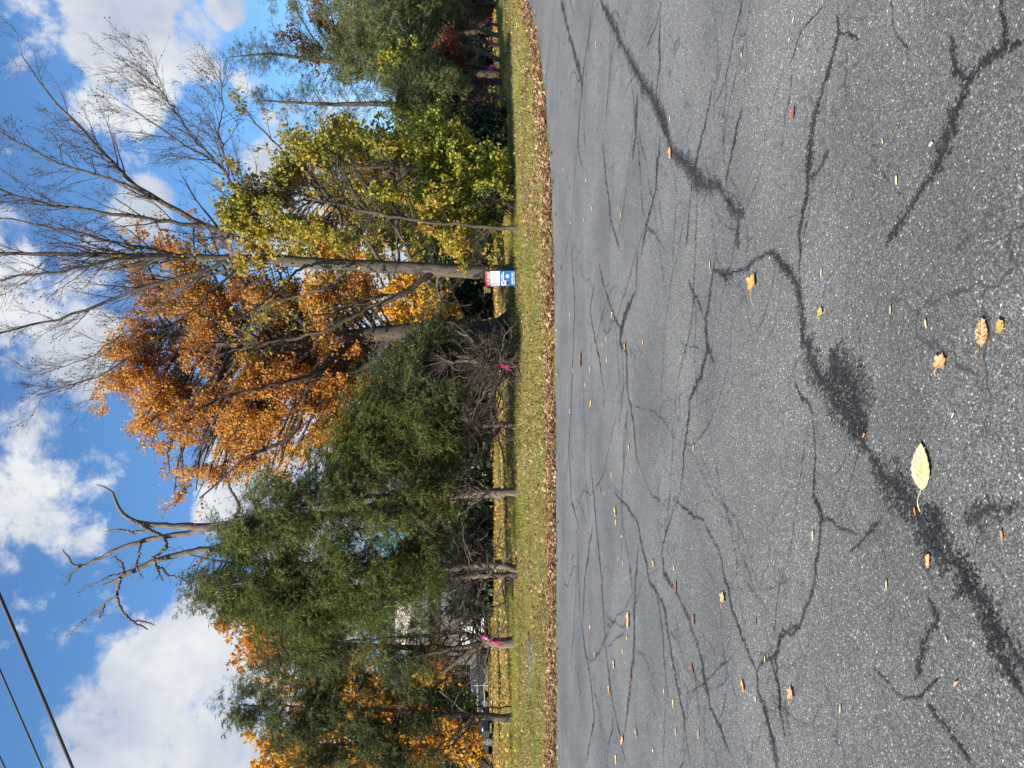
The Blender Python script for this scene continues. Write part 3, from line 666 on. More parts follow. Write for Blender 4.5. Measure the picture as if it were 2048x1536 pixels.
    f = np.array([(0, 2, 4), (2, 1, 4), (1, 3, 4), (3, 0, 4), (2, 0, 5), (1, 2, 5), (3, 1, 5), (0, 3, 5)])
    V = (tips[:, None] + oc[None]).reshape(-1, 3); T = (np.arange(len(tips))[:, None, None] * 6 + f[None]).reshape(-1, 3)
    tag(mesh_np('seed_balls', V, tris=T, mat='twig', parent=root), kind='stuff')
    # climbing leaves along the lower limbs and trunk
    allP = np.concatenate([c1b[0][:, ::2][:, :4], c2b[0][:, :4]])
    p, t = along(rng, allP, 5, .1, 1., .06)
    keep = (rng.uniform(size=len(p)) < .5 + .4 * (p[:, 0] > b[0])) & (vnoise(p[:, 0] * 1.1 + 20, p[:, 2] * 1.1, 3) > .42)
    p2, t2 = along(rng, np.stack([resample(P[16:30], r[16:30], 10)[0]] * 1), 420, 0, 1, .35)
    V, T = leaves(rng, np.concatenate([p[keep], p2]), (.08, .17), None, .6)
    mesh_np('crown', V, tris=T, mat='yellow', parent=root)
    return D
bare_tree()

def broadleaf(name, label, seed, base, trunk, depth, lobes, dd, n, leaf, size, per, bark='bark_dark', extra=(), d2=None, twn=9, twl=(.5, 1.3), sub=3, slope=.55, sides=10,
              flare_=(.5, .5), keep=1., kscale=.8, kthr=0., rbase=.016, leafset=None, lumps=0., group=None, width=.7, cat='tree', off=.05, inner=.45):
    rng = np.random.default_rng(seed)
    root = empty(name, base, label, cat, group)
    P, r = limb(trunk, base[1], 30, rng, .015, d2); P[0] = base
    r = flare(P, r, *flare_)
    trunk_mesh('trunk', P, r, bark, root, sides, rng, lumps)
    ex = []
    for tr_, o2 in extra:
        p, q = limb(tr_, base[1] if d2 is None else (base[1] + d2) / 2, 18, rng, .03, base[1] + o2)
        trunk_mesh('limb', p, q, bark, root, 7); ex.append((p, q))
    E = ell(lobes, depth, dd)
    zz = np.maximum.accumulate(P[:, 2] + np.arange(len(P)) * 1e-4); PP = P.copy(); PP[:, 2] = zz
    c0 = crown(rng, PP, r, E, n, slope, k=9, rbase=rbase, inner=inner)
    sets = [c0]
    twig_mesh('branches', [(c0[0][:, ::2], c0[1][:, ::2])], bark, root, 4)
    c1 = children(rng, *c0, twn, .3, (.4, 1.0), twl, 6, .02, .15, .5, .004)
    cs = [c1]
    if ex:
        x0 = (np.stack([e_[0] for e_ in ex]), np.stack([e_[1] for e_ in ex]))
        x1 = children(rng, *x0, 14, .3, (.5, 1.1), (.8, 2.2), 6, .05, .16, .5, .006)
        x2 = children(rng, *x1, 6, .2, (.4, 1.), (.4, 1.), 6, .02, .16, .5, .004); cs += [x1, x2]
    c2 = children(rng, *c1, sub, .3, (.4, 1.), (twl[0] * .5, twl[1] * .5), 5, 0., .16, .6, .0032)
    fr = rng.uniform(size=len(c2[0])) < .4
    twig_mesh('twigs', cs + [(c2[0][fr], c2[1][fr])], 'twig', root, 3)
    src = np.concatenate([c2[0]] + [resample_sets(c, 5) for c in cs[1:]])
    p, t = along(rng, src, per, .15, 1., off)
    m = (rng.uniform(size=len(p)) < keep) & (vnoise(p[:, 0] * kscale + 11, p[:, 2] * kscale + p[:, 1] * .4, seed) > kthr)
    V, T = leaves(rng, p[m], size, t[m], width)
    mesh_np('crown', V, tris=T, mat=leaf, parent=root)
    return root, c0, c1
def resample_sets(c, k):
    i = np.linspace(0, c[0].shape[1] - 1, k).astype(int); return c[0][:, i]

# ---- big orange maple
b = base_of(1020, 668)
broadleaf('orange_maple', 'huge orange maple with flared dark trunk right of the pink-taped dead stump cluster', 41, b,
    [(1020, 668, 27), (1000, 667, 23), (970, 665, 20.5), (930, 664, 19.5), (880, 662, 18.5), (820, 664, 17), (740, 668, 15), (640, 680, 12), (560, 688, 10), (482, 689, 8), (400, 680, 6), (320, 670, 4), (270, 668, 2)],
    b[1] + 2.0, [(390, 620, 130, 160), (320, 770, 125, 110), (470, 800, 140, 170), (600, 740, 170, 170), (560, 600, 160, 150), (420, 910, 100, 95), (520, 950, 80, 90), (690, 800, 130, 130), (370, 500, 115, 110), (760, 700, 90, 90), (660, 570, 110, 80), (235, 780, 60, 65), (330, 860, 80, 70), (410, 960, 100, 80), (300, 690, 70, 90)], .75, 270,
    'orange', (.06, .15), 11, 'bark_dark',
    extra=[([(835, 678, 9), (780, 705, 8), (726, 734, 7.5), (687, 754, 7), (641, 744, 6.5), (608, 787, 5.8), (605, 826, 5.2), (589, 871, 4.6), (547, 891, 4), (498, 910, 3.4), (446, 956, 2.4), (400, 998, 1.4)], -.6),
           ([(720, 668, 8), (693, 692, 7.5), (670, 712, 7), (641, 742, 6), (600, 760, 5), (540, 770, 4), (460, 790, 2.6), (380, 830, 1.6)], -2.),
           ([(482, 689, 5), (456, 715, 4.5), (440, 747, 4), (407, 819, 3), (350, 860, 1.6)], -1.5),
           ([(521, 682, 5), (482, 660, 4.4), (449, 645, 4), (404, 630, 3.2), (330, 600, 1.8)], -1.),
           ([(640, 680, 6), (600, 640, 5), (560, 600, 4), (480, 560, 3), (400, 530, 1.8)], 1.5)],
    twn=11, twl=(.5, 1.5), sub=4, sides=18, flare_=(.75, .42), lumps=.10, kthr=.34, kscale=1.4, off=.09, d2=b[1] + 2.0)

# ---- golden low foliage behind the maple trunk and other background broadleaves
b = base_of(992, 842)
broadleaf('golden_maple', 'golden leaved tree glowing behind the orange maple trunk', 42, b, [(992, 842, 15), (940, 838, 13), (850, 830, 11), (750, 815, 9), (677, 835, 7), (600, 880, 4)],
    b[1], [(800, 650, 90, 90), (720, 760, 90, 80), (760, 900, 110, 90), (660, 860, 80, 90), (860, 610, 55, 55), (620, 650, 90, 110)], .6, 130, 'gold', (.16, .30), 4, 'bark_dark', twl=(.6, 1.6), sub=4, lumps=.05, kthr=.2)
b = base_of(978, 612)
broadleaf('tan_trunk_tree', 'far tree with pale tan trunk left of the for sale sign', 43, b, [(978, 612, 12), (955, 612, 10.5), (920, 611, 10), (850, 605, 9), (760, 590, 7), (600, 570, 3)],
    b[1], [(700, 520, 130, 150), (820, 600, 60, 90)], .6, 70, 'gold', (.2, .36), 4, 'bark_tan', twl=(.8, 2.), sub=4, kthr=.3, slope=.15)
b = base_of(980, 1175)
broadleaf('background_oak', 'far thick trunked tree seen between the evergreen trunks near the house', 44, b, [(980, 1175, 9), (960, 1175, 7.5), (900, 1173, 7), (800, 1170, 6), (600, 1180, 3)],
    b[1], [(560, 1250, 120, 150), (680, 1200, 120, 120)], .6, 70, 'orange', (.22, .38), 4, 'bark_tan', twl=(.8, 2.), sub=4, kthr=.3)
b = base_of(985, 1480)
broadleaf('gold_leaf_tree', 'golden yellow tree at the far left behind the drooping evergreens', 45, b, [(985, 1480, 9), (900, 1482, 8), (780, 1485, 6), (650, 1490, 3)],
    b[1], [(780, 1440, 130, 110), (620, 1510, 120, 90), (840, 1330, 70, 90), (720, 1330, 80, 80), (570, 1560, 90, 90), (700, 1540, 120, 80)], .6, 130, 'gold', (.22, .40), 4, 'bark_dark', twl=(.8, 1.8), sub=4, kthr=.25)
b = base_of(982, 1300)
broadleaf('rusty_tree', 'rust orange tree top showing above the evergreens on the left', 46, b, [(982, 1300, 7), (880, 1298, 6), (700, 1290, 5), (560, 1270, 3), (480, 1250, 1.5)],
    b[1], [(480, 1240, 45, 55), (540, 1300, 60, 70), (640, 1320, 80, 70), (600, 1460, 80, 70)], .6, 80, 'orange', (.2, .34), 4, 'bark_dark', twl=(.7, 1.6), sub=4, kthr=.35)
b = base_of(1002, 1545)
broadleaf('yellow_shrub', 'bright yellow leafed shrub at the left edge below the evergreens', 47, b, [(1002, 1545, 4), (960, 1530, 3.4), (900, 1500, 2.4), (860, 1470, 1.4)],
    b[1] - 2, [(850, 1470, 60, 70), (900, 1450, 40, 50), (800, 1520, 60, 50)], .7, 70, 'gold', (.12, .22), 4, 'bark_dark', twl=(.3, .8), sub=3, cat='shrub')

# ---- yellow-green trees right of the bare tree
b = base_of(1040, 457)
broadleaf('yellow_sapling', 'slim yellow leaved tree just right of the for sale sign', 51, b, [(1040, 457, 5.2), (1010, 457, 4.4), (960, 452, 3.4), (860, 445, 3), (740, 425, 3.2), (600, 390, 2.2), (500, 360, 1)],
    b[1] + .5, [(620, 400, 140, 110), (760, 430, 120, 100), (880, 470, 75, 70), (540, 300, 90, 80), (660, 280, 90, 80), (480, 470, 60, 60), (960, 500, 28, 40), (930, 470, 60, 55), (985, 460, 26, 34)], .8, 64, 'yellow', (.07, .15), 6, 'bark_dark', twn=26, twl=(.4, 1.2), sub=3, kthr=.43, kscale=1.4, flare_=(.25, .2))
b = base_of(1020, 345)
broadleaf('olive_sapling', 'loose yellow and olive tree behind the slim yellow one', 52, b, [(1020, 345, 5.5), (960, 345, 4.6), (850, 340, 4), (700, 330, 3.4), (560, 320, 2)],
    b[1] + 2., [(700, 330, 140, 120), (580, 230, 80, 55), (820, 400, 90, 110), (850, 290, 80, 80), (760, 490, 90, 60)], .8, 48, 'yellow', (.08, .17), 6, 'bark_dark', twn=26, twl=(.4, 1.3), sub=3, kthr=.40, kscale=1.3)
b = base_of(1000, 440)
broadleaf('golden_backdrop_tree', 'golden orange tree filling the gap behind the yellow trees right of the sign', 59, b, [(1000, 440, 7), (940, 438, 6), (850, 430, 5), (720, 410, 4), (600, 400, 2)],
    b[1], [(740, 420, 130, 110), (640, 470, 100, 90), (820, 330, 90, 90), (860, 470, 70, 90), (720, 280, 90, 70)], .6, 120, 'yellow', (.16, .30), 5, 'bark_dark', twn=10, twl=(.6, 1.6), sub=3, kthr=.40)
b = base_of(1026, 385)
broadleaf('lime_shrub', 'dense lime green and yellow shrub beside the dark glossy bush', 53, b, [(1026, 385, 5), (990, 380, 4), (930, 360, 3), (870, 330, 1.6)],
    b[1] - 2.4, [(890, 330, 75, 85), (930, 400, 60, 75), (860, 250, 60, 60), (965, 340, 50, 60), (975, 440, 42, 50), (850, 420, 50, 70), (990, 380, 30, 50), (985, 310, 28, 40)], .8, 190, 'limeleaf', (.075, .15), 4, 'bark_dark', twl=(.25, .65), sub=4, cat='shrub')
b = base_of(1012, 250)
broadleaf('lime_bush', 'yellow green bush above the red shrub on the right', 54, b, [(1012, 250, 5), (950, 240, 4), (880, 200, 3), (800, 150, 1.6)],
    b[1] + 1., [(830, 200, 70, 60), (880, 230, 60, 60), (800, 120, 40, 40), (850, 110, 30, 35)], .8, 100, 'limeleaf', (.09, .17), 5, 'bark_dark', twl=(.3, .8), sub=3, cat='shrub', kthr=.2)
b = base_of(1018, 262)
broadleaf('dark_glossy_bush', 'low dark green glossy leaved bush right of the lime shrub', 55, b, [(1018, 262, 4), (1000, 262, 3.4), (970, 262, 2.4), (940, 262, 1.4)],
    b[1] - .6, [(965, 265, 52, 45), (950, 300, 40, 35), (990, 240, 28, 30)], .9, 100, 'darkleaf', (.08, .15), 5, 'bark_dark', twl=(.2, .5), sub=4, slope=.3, cat='shrub')
b = base_of(1010, 162)
broadleaf('red_shrub', 'crimson leaved shrub among the thin trunks on the right', 56, b, [(1010, 162, 3), (985, 160, 2.4), (950, 158, 1.8), (910, 155, 1)],
    b[1] - .6, [(930, 160, 32, 36), (890, 90, 30, 40), (950, 190, 18, 22)], .9, 42, 'red', (.06, .12), 4, 'bark_dark', twl=(.2, .5), sub=3, cat='shrub')
b = base_of(998, 8)
broadleaf('brown_shrub', 'brown leaved shrub at the far right end of the row', 57, b, [(998, 8, 3), (985, 8, 2.4), (960, 8, 1.6), (940, 10, 1)],
    b[1] + 1, [(958, 10, 38, 45), (940, -20, 40, 40)], .9, 60, 'brownleaf', (.09, .18), 5, 'bark_dark', twl=(.25, .6), sub=3, cat='shrub')
b = base_of(988, 60)
broadleaf('red_leaf_tree', 'thin reddish leaved tree behind the conifers on the right', 58, b, [(988, 60, 6), (900, 70, 5), (780, 90, 4), (650, 100, 2)],
    b[1], [(680, 110, 70, 70), (620, 60, 60, 60), (720, 60, 60, 80), (640, 10, 60, 40)], .6, 80, 'red', (.14, .24), 3, 'bark_dark', twl=(.5, 1.3), sub=3, kthr=.4, kscale=.7)

# ---- dark bushes far behind the row
BUSH = [(989, 1188, 'dark bush in front of the dark house wall right of the white garage door'), (990, 1105, 'dark bush beyond the lawn right of the twin trunks'), (989, 1035, 'dark bush beyond the lawn below the dead tree'), (988, 955, 'dark bush beyond the lawn right of the straight grey trunk'),
        (989, 880, 'dark bush beyond the lawn left of the bent trunk'), (990, 800, 'dark bush beyond the lawn left of the pink-taped dead branches'), (988, 725, 'dark bush directly behind the pink-taped dead branches'), (987, 590, 'dark bush seen left of the for sale sign'),
        (990, 500, 'dark bush behind the slim yellow tree'), (990, 420, 'dark bush behind the small taped evergreen'), (990, 330, 'dark bush behind the lime shrub'), (990, 235, 'dark bush behind the glossy bush'), (988, 140, 'dark bush behind the thin right trunks'), (986, 40, 'dark bush behind the farthest pink tape')]
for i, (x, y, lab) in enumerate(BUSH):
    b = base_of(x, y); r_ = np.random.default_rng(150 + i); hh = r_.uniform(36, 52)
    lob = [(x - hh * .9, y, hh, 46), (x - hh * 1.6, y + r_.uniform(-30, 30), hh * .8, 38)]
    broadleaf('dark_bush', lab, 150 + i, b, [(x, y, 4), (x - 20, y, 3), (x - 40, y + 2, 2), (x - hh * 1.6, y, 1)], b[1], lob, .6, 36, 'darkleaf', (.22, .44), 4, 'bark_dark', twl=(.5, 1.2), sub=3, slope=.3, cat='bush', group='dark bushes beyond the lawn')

# ---- conifers
def conifer(name, label, seed, base, trunks, lobes, dd, n, needle, dead=0, dead_z=(.02, .40), slope=.0, lift=.10, per=8, nl=(.09, .20), nw=(.020, .038), tw=10, sub=4, droop=.35, twl=(.4, 1.15),
            bark='bark_row', group=None, depth=None, extra=(), cat='tree', dead_l=(.9, 2.7), smin=.25, flare_=(.18, .25), upb=-.10, inner=.4):
    rng = np.random.default_rng(seed)
    root = empty(name, base, label, cat, group)
    T = []
    for i, tr_ in enumerate(trunks):
        P, r = limb(tr_, base[1], 26, rng, .018)
        if i == 0: P[0] = base
        else: P[0, 2] = base[2]
        r = flare(P, r, *flare_)
        trunk_mesh('trunk', P, r, bark, root, 10, rng, .09); T.append((P, r))
    for tr_ in extra:
        p, q = limb(tr_, base[1], 14, rng, .02, base[1] + rng.uniform(-.6, .3)); trunk_mesh('limb', p, q, bark, root, 7)
        T.append((p, q))
    NT = len(trunks)
    P, r = T[0]
    E = ell(lobes, base[1] if depth is None else depth, dd)
    zz = np.maximum.accumulate(P[:, 2] + np.arange(len(P)) * 1e-4); PP = P.copy(); PP[:, 2] = zz
    c0 = crown(rng, PP, r, E, n, slope, lift, 8, .011, inner=inner, smin=smin)
    twig_mesh('branches', [c0], 'twig', root, 3)
    c1 = children(rng, *c0, tw, .22, (.4, 1.1), twl, 6, upb, .13, .5, .004)
    c2 = children(rng, *c1, sub, .25, (.4, .95), (twl[0] * .5, twl[1] * .5), 5, upb, .12, .6, .003)
    fr = rng.uniform(size=len(c1[0])) < .5
    twig_mesh('twigs', [(c1[0][fr][:, ::2], c1[1][fr][:, ::2])], 'twig', root, 3)
    ch = [needles(rng, c2[0], per, nl, nw, droop=droop), needles(rng, c1[0], per, nl, nw, droop=droop, tmin=.3)]
    V, Fc = merge(ch)
    mesh_np('crown', V, tris=Fc, mat=needle, parent=root)
    if dead:
        PT = np.stack([resample(p, q, 26)[0] for p, q in T[:NT]]); RT = np.stack([resample(p, q, 26)[1] for p, q in T[:NT]])
        d1 = children(rng, PT, RT, max(10, int(dead * 1.5) // NT), dead_z[0] + .09, (.8, 1.6), dead_l, 14, .015, .27, .45, .008, tmax=dead_z[1], lenfall=.2)
        d2 = children(rng, *d1, 6, .2, (.4, 1.1), (.3, .9), 7, .03, .2, .55, .005)
        d3 = children(rng, *d2, 3, .2, (.4, 1.1), (.12, .4), 5, .0, .2, .6, .0035)
        twig_mesh('dead_branches', [d1], 'twig_dead', root, 4); twig_mesh('dead_twigs', [(d2[0][:, ::2], d2[1][:, ::2]), d3], 'twig_dead', root, 3)
    return root
ROWG = 'evergreens in the row along the verge'
b = base_of(1031, 1570)
conifer('evergreen_tree', 'drooping evergreen cut off by the left edge of the view', 60, b, [[(1031, 1570, 8), (960, 1568, 7), (850, 1560, 5), (700, 1550, 3), (560, 1540, 1.5)]],
    [(780, 1550, 120, 60), (640, 1540, 70, 40)], .9, 60, 'hemlock', dead=24, group=ROWG)
b = base_of(1029, 1435)
conifer('evergreen_tree', 'evergreen with drooping feathery tips on the leftmost thick bare trunk', 61, b, [[(1029, 1435, 8.2), (1000, 1435, 7.2), (960, 1434, 6.8), (900, 1430, 5.5), (780, 1420, 4), (600, 1415, 2.5), (480, 1410, 1)]],
    [(690, 1430, 140, 80), (800, 1400, 80, 70), (570, 1430, 100, 75), (640, 1360, 90, 70), (500, 1420, 60, 50), (740, 1490, 80, 50)], .9, 125, 'hemlock', dead=34, per=12,
    extra=[[(960, 1432, 3.6), (940, 1445, 3.2), (900, 1480, 2.6), (880, 1510, 1.6)], [(950, 1436, 3), (925, 1420, 2.6), (880, 1380, 1.8)]], group=ROWG)
b = base_of(1034, 1283)
conifer('evergreen_tree', 'evergreen with forked trunk tied with long pink tape at its base', 62, b, [[(1034, 1285, 11), (1005, 1285, 9.5), (975, 1284, 8), (950, 1272, 5.4), (915, 1268, 4.4), (860, 1270, 3.8), (740, 1280, 3), (600, 1290, 1.6)]],
    [(700, 1290, 120, 80), (640, 1250, 110, 80), (800, 1300, 70, 80), (560, 1330, 90, 60)], .9, 100, 'hemlock', dead=40,
    extra=[[(985, 1287, 7), (955, 1292, 6), (930, 1310, 5), (905, 1330, 4), (880, 1350, 2.5)], [(975, 1284, 5.5), (950, 1288, 5), (900, 1300, 4), (820, 1315, 2.5)]], group=ROWG)
b = base_of(1040, 1142)
conifer('evergreen_tree', 'tall green evergreen on two trunks standing close together', 63, b, [[(1040, 1133, 7.2), (980, 1132, 6.4), (930, 1130, 5.6), (830, 1135, 4.6), (650, 1150, 3.4), (480, 1165, 2), (400, 1180, 1)], [(1038, 1150, 7), (1000, 1150, 6), (950, 1151, 5.4), (880, 1158, 4), (760, 1180, 2)]],
    [(640, 1160, 170, 125), (520, 1170, 110, 85), (770, 1180, 110, 115), (450, 1190, 70, 50), (600, 1260, 90, 60), (830, 1120, 70, 80)], .9, 150, 'yew', tw=17, dead=40, group=ROWG)
b = base_of(1041, 985)
conifer('evergreen_tree', 'bright green evergreen on the straight grey trunk in mid row', 64, b, [[(1041, 985, 8.2), (1000, 985, 7), (930, 981, 6), (850, 985, 5), (700, 1000, 4), (520, 1030, 2.4), (420, 1050, 1)]],
    [(650, 1020, 160, 120), (760, 970, 130, 110), (540, 1060, 100, 90), (700, 900, 110, 70), (840, 1010, 70, 110), (480, 1080, 60, 50)], .9, 150, 'yew', tw=17, dead=34,
    extra=[[(985, 984, 3), (960, 965, 2.8), (930, 950, 2.2), (915, 925, 1.4)], [(975, 986, 3), (950, 1005, 2.6), (920, 1030, 1.6)]], group=ROWG)
b = base_of(1040, 852)
conifer('evergreen_tree', 'dark evergreen on the bent trunk between straight trunk and pink tape cluster', 65, b, [[(1040, 850, 7), (1010, 850, 6), (980, 853, 5.6), (940, 848, 4.6), (860, 850, 3.6), (740, 860, 2)]],
    [(800, 850, 110, 95), (730, 900, 70, 60), (870, 880, 60, 80), (760, 790, 80, 60)], .9, 105, 'yew', tw=17, dead=36, group=ROWG)
b = base_of(1045, 735)
conifer('evergreen_tree', 'dark bluish evergreen on the short pink-taped trunk with radiating bare branches', 66, b, [[(1045, 734, 8.2), (1020, 732, 7), (995, 728, 6.6), (975, 724, 5.6), (945, 722, 4.4), (915, 722, 3), (895, 722, 1.4)]],
    [(810, 760, 80, 90), (870, 690, 50, 60), (880, 770, 50, 80), (770, 800, 70, 60), (850, 665, 40, 34)], .8, 95, 'hemlock', tw=17, depth=base_of(1045, 735)[1] + 1.3, dead=70, dead_z=(.06, .5), dead_l=(.8, 2.2),
    extra=[[(985, 726, 4.6), (970, 705, 4), (950, 690, 3.4), (935, 672, 2.6), (915, 662, 1.6)], [(965, 722, 3.6), (935, 715, 3), (910, 712, 2)], [(990, 730, 2.2), (978, 770, 2), (960, 800, 1.6), (940, 830, 1.2)], [(1000, 732, 1.8), (990, 780, 1.5), (965, 830, 1)]], group=ROWG)
b = base_of(1034, 407)
conifer('evergreen_tree', 'small dark evergreen with pink tape left of the lime shrub', 67, b, [[(1034, 408, 5.4), (1005, 407, 4.6), (970, 405, 3.8), (920, 410, 2.6), (860, 420, 1.2)]],
    [(940, 430, 45, 50), (900, 400, 50, 50)], .9, 34, 'yew', tw=6, sub=3, dead=50, dead_l=(.5, 1.4), group=ROWG)
# thin trunks of the right-hand end of the row
RG = 'thin trunked evergreens at the right end of the row'
right = [((1016, 226), (964, 206), 'thin evergreen pair leaning right, nearest the dark glossy bush', 71, [(880, 190, 60, 40)], 'olive', 4.2),
         ((1013, 198), (958, 180), 'leaning thin trunk just left of the crimson shrub', 72, [(850, 170, 60, 45)], 'olive', 4.4),
         ((1009, 168), (955, 158), 'mossy thin trunk under the crimson shrub', 73, [(860, 140, 60, 50)], 'olive', 4.),
         ((1007, 143), (952, 128), 'thin evergreen trunk with a broad pink tape band', 74, [(800, 120, 80, 60)], 'olive', 3.2),
         ((1005, 122), (948, 96), 'crooked pale trunk bending right between two pink tapes', 75, [(780, 60, 90, 70), (700, 130, 70, 50)], 'olive', 4.6),
         ((1002, 92), (950, 78), 'thin evergreen double stem with a drooping pink tape', 76, [(840, 50, 80, 80)], 'olive', 3.6),
         ((1001, 72), (948, 52), 'rough dark stem left of the farthest pink tape', 77, [(760, 20, 100, 70)], 'olive', 4.6),
         ((1000, 50), (955, 40), 'farthest thin evergreen stem with pink tape high up', 78, [(860, 0, 80, 60)], 'olive', 3.)]
for (b0, t0, lab, sd_, lob, mt, w) in right:
    b = base_of(*b0); (x0, y0), (x1, y1) = b0, t0
    ymid = (y0 + y1) / 2 + 2
    c = lob[0]
    conifer('evergreen_tree', lab, sd_, b, [[(x0, y0, w), ((x0 + x1) / 2, ymid, w * .85), (x1, y1, w * .7), ((x1 + c[0]) / 2, (y1 + c[1]) / 2, w * .5), (c[0] - c[2] * .6, c[1], w * .25)]],
        lob, .9, 60, mt, dead=20, dead_l=(.5, 1.6), dead_z=(.03, .55), group=RG, per=8, nl=(.12, .25), nw=(.03, .05), twl=(.4, 1.2), smin=.35, tw=8, sub=4)
# sparse upswept conifers on the right, behind
b = base_of(990, 150)
conifer('sparse_conifer', 'tall sparse conifer with upswept branches against the sky on the right', 81, b, [[(990, 150, 9), (900, 145, 8), (800, 140, 7), (719, 133, 6), (674, 125, 5.2), (641, 120, 4.4), (582, 112, 3.2), (530, 107, 2.2), (455, 115, .8)]],
    [(680, 120, 90, 90), (600, 110, 80, 75), (530, 108, 55, 45), (760, 130, 60, 90), (490, 110, 34, 26), (475, 110, 20, 14), (510, 110, 34, 28)], 1., 150, 'hemlock', slope=.75, lift=-.08, per=6, tw=6, sub=3, nl=(.12, .24), nw=(.03, .05), twl=(.5, 1.3), bark='bark_dark', upb=.06, smin=.3)
b = base_of(992, 215)
conifer('sparse_conifer', 'shorter sparse conifer left of the tall one on the right', 82, b, [[(992, 215, 8), (850, 212, 6.5), (740, 207, 5), (640, 208, 3.5), (560, 204, 2), (515, 200, .8)]],
    [(680, 205, 80, 65), (600, 205, 60, 50), (545, 200, 35, 28), (530, 200, 24, 18), (780, 200, 70, 80)], 1., 100, 'hemlock', slope=.6, lift=-.06, per=6, tw=6, sub=3, nl=(.12, .22), nw=(.03, .05), twl=(.5, 1.2), bark='bark_dark', upb=.05, smin=.3)
b = base_of(992, -15)
conifer('sparse_conifer', 'conifer cut off by the right edge with grey green needles', 83, b, [[(992, -15, 9), (850, -12, 7), (700, -10, 5), (560, -5, 2)]],
    [(660, 0, 90, 60), (760, 20, 90, 80), (580, -10, 50, 40), (850, 20, 60, 80)], 1., 150, 'olive', slope=.4, per=8, tw=8, sub=3, nl=(.12, .22), nw=(.03, .05), twl=(.5, 1.3), bark='bark_dark', smin=.3)
# dark spruce behind the dead tree
b = base_of(1005, 1130)
conifer('dark_spruce', 'dark spruce top with pointed boughs beside the dead tree', 84, b, [[(1005, 1130, 9), (850, 1135, 8), (650, 1130, 6), (500, 1130, 4), (420, 1120, 2), (380, 1110, 1)]],
    [(470, 1190, 100, 55), (400, 1185, 60, 32), (560, 1230, 90, 60), (480, 1060, 50, 45), (430, 1030, 20, 18)], 1., 150, 'hemlock', slope=.55, lift=-.05, per=9, tw=9, sub=3, nl=(.10, .18), nw=(.028, .045), twl=(.3, .9), bark='bark_dark', upb=.03)

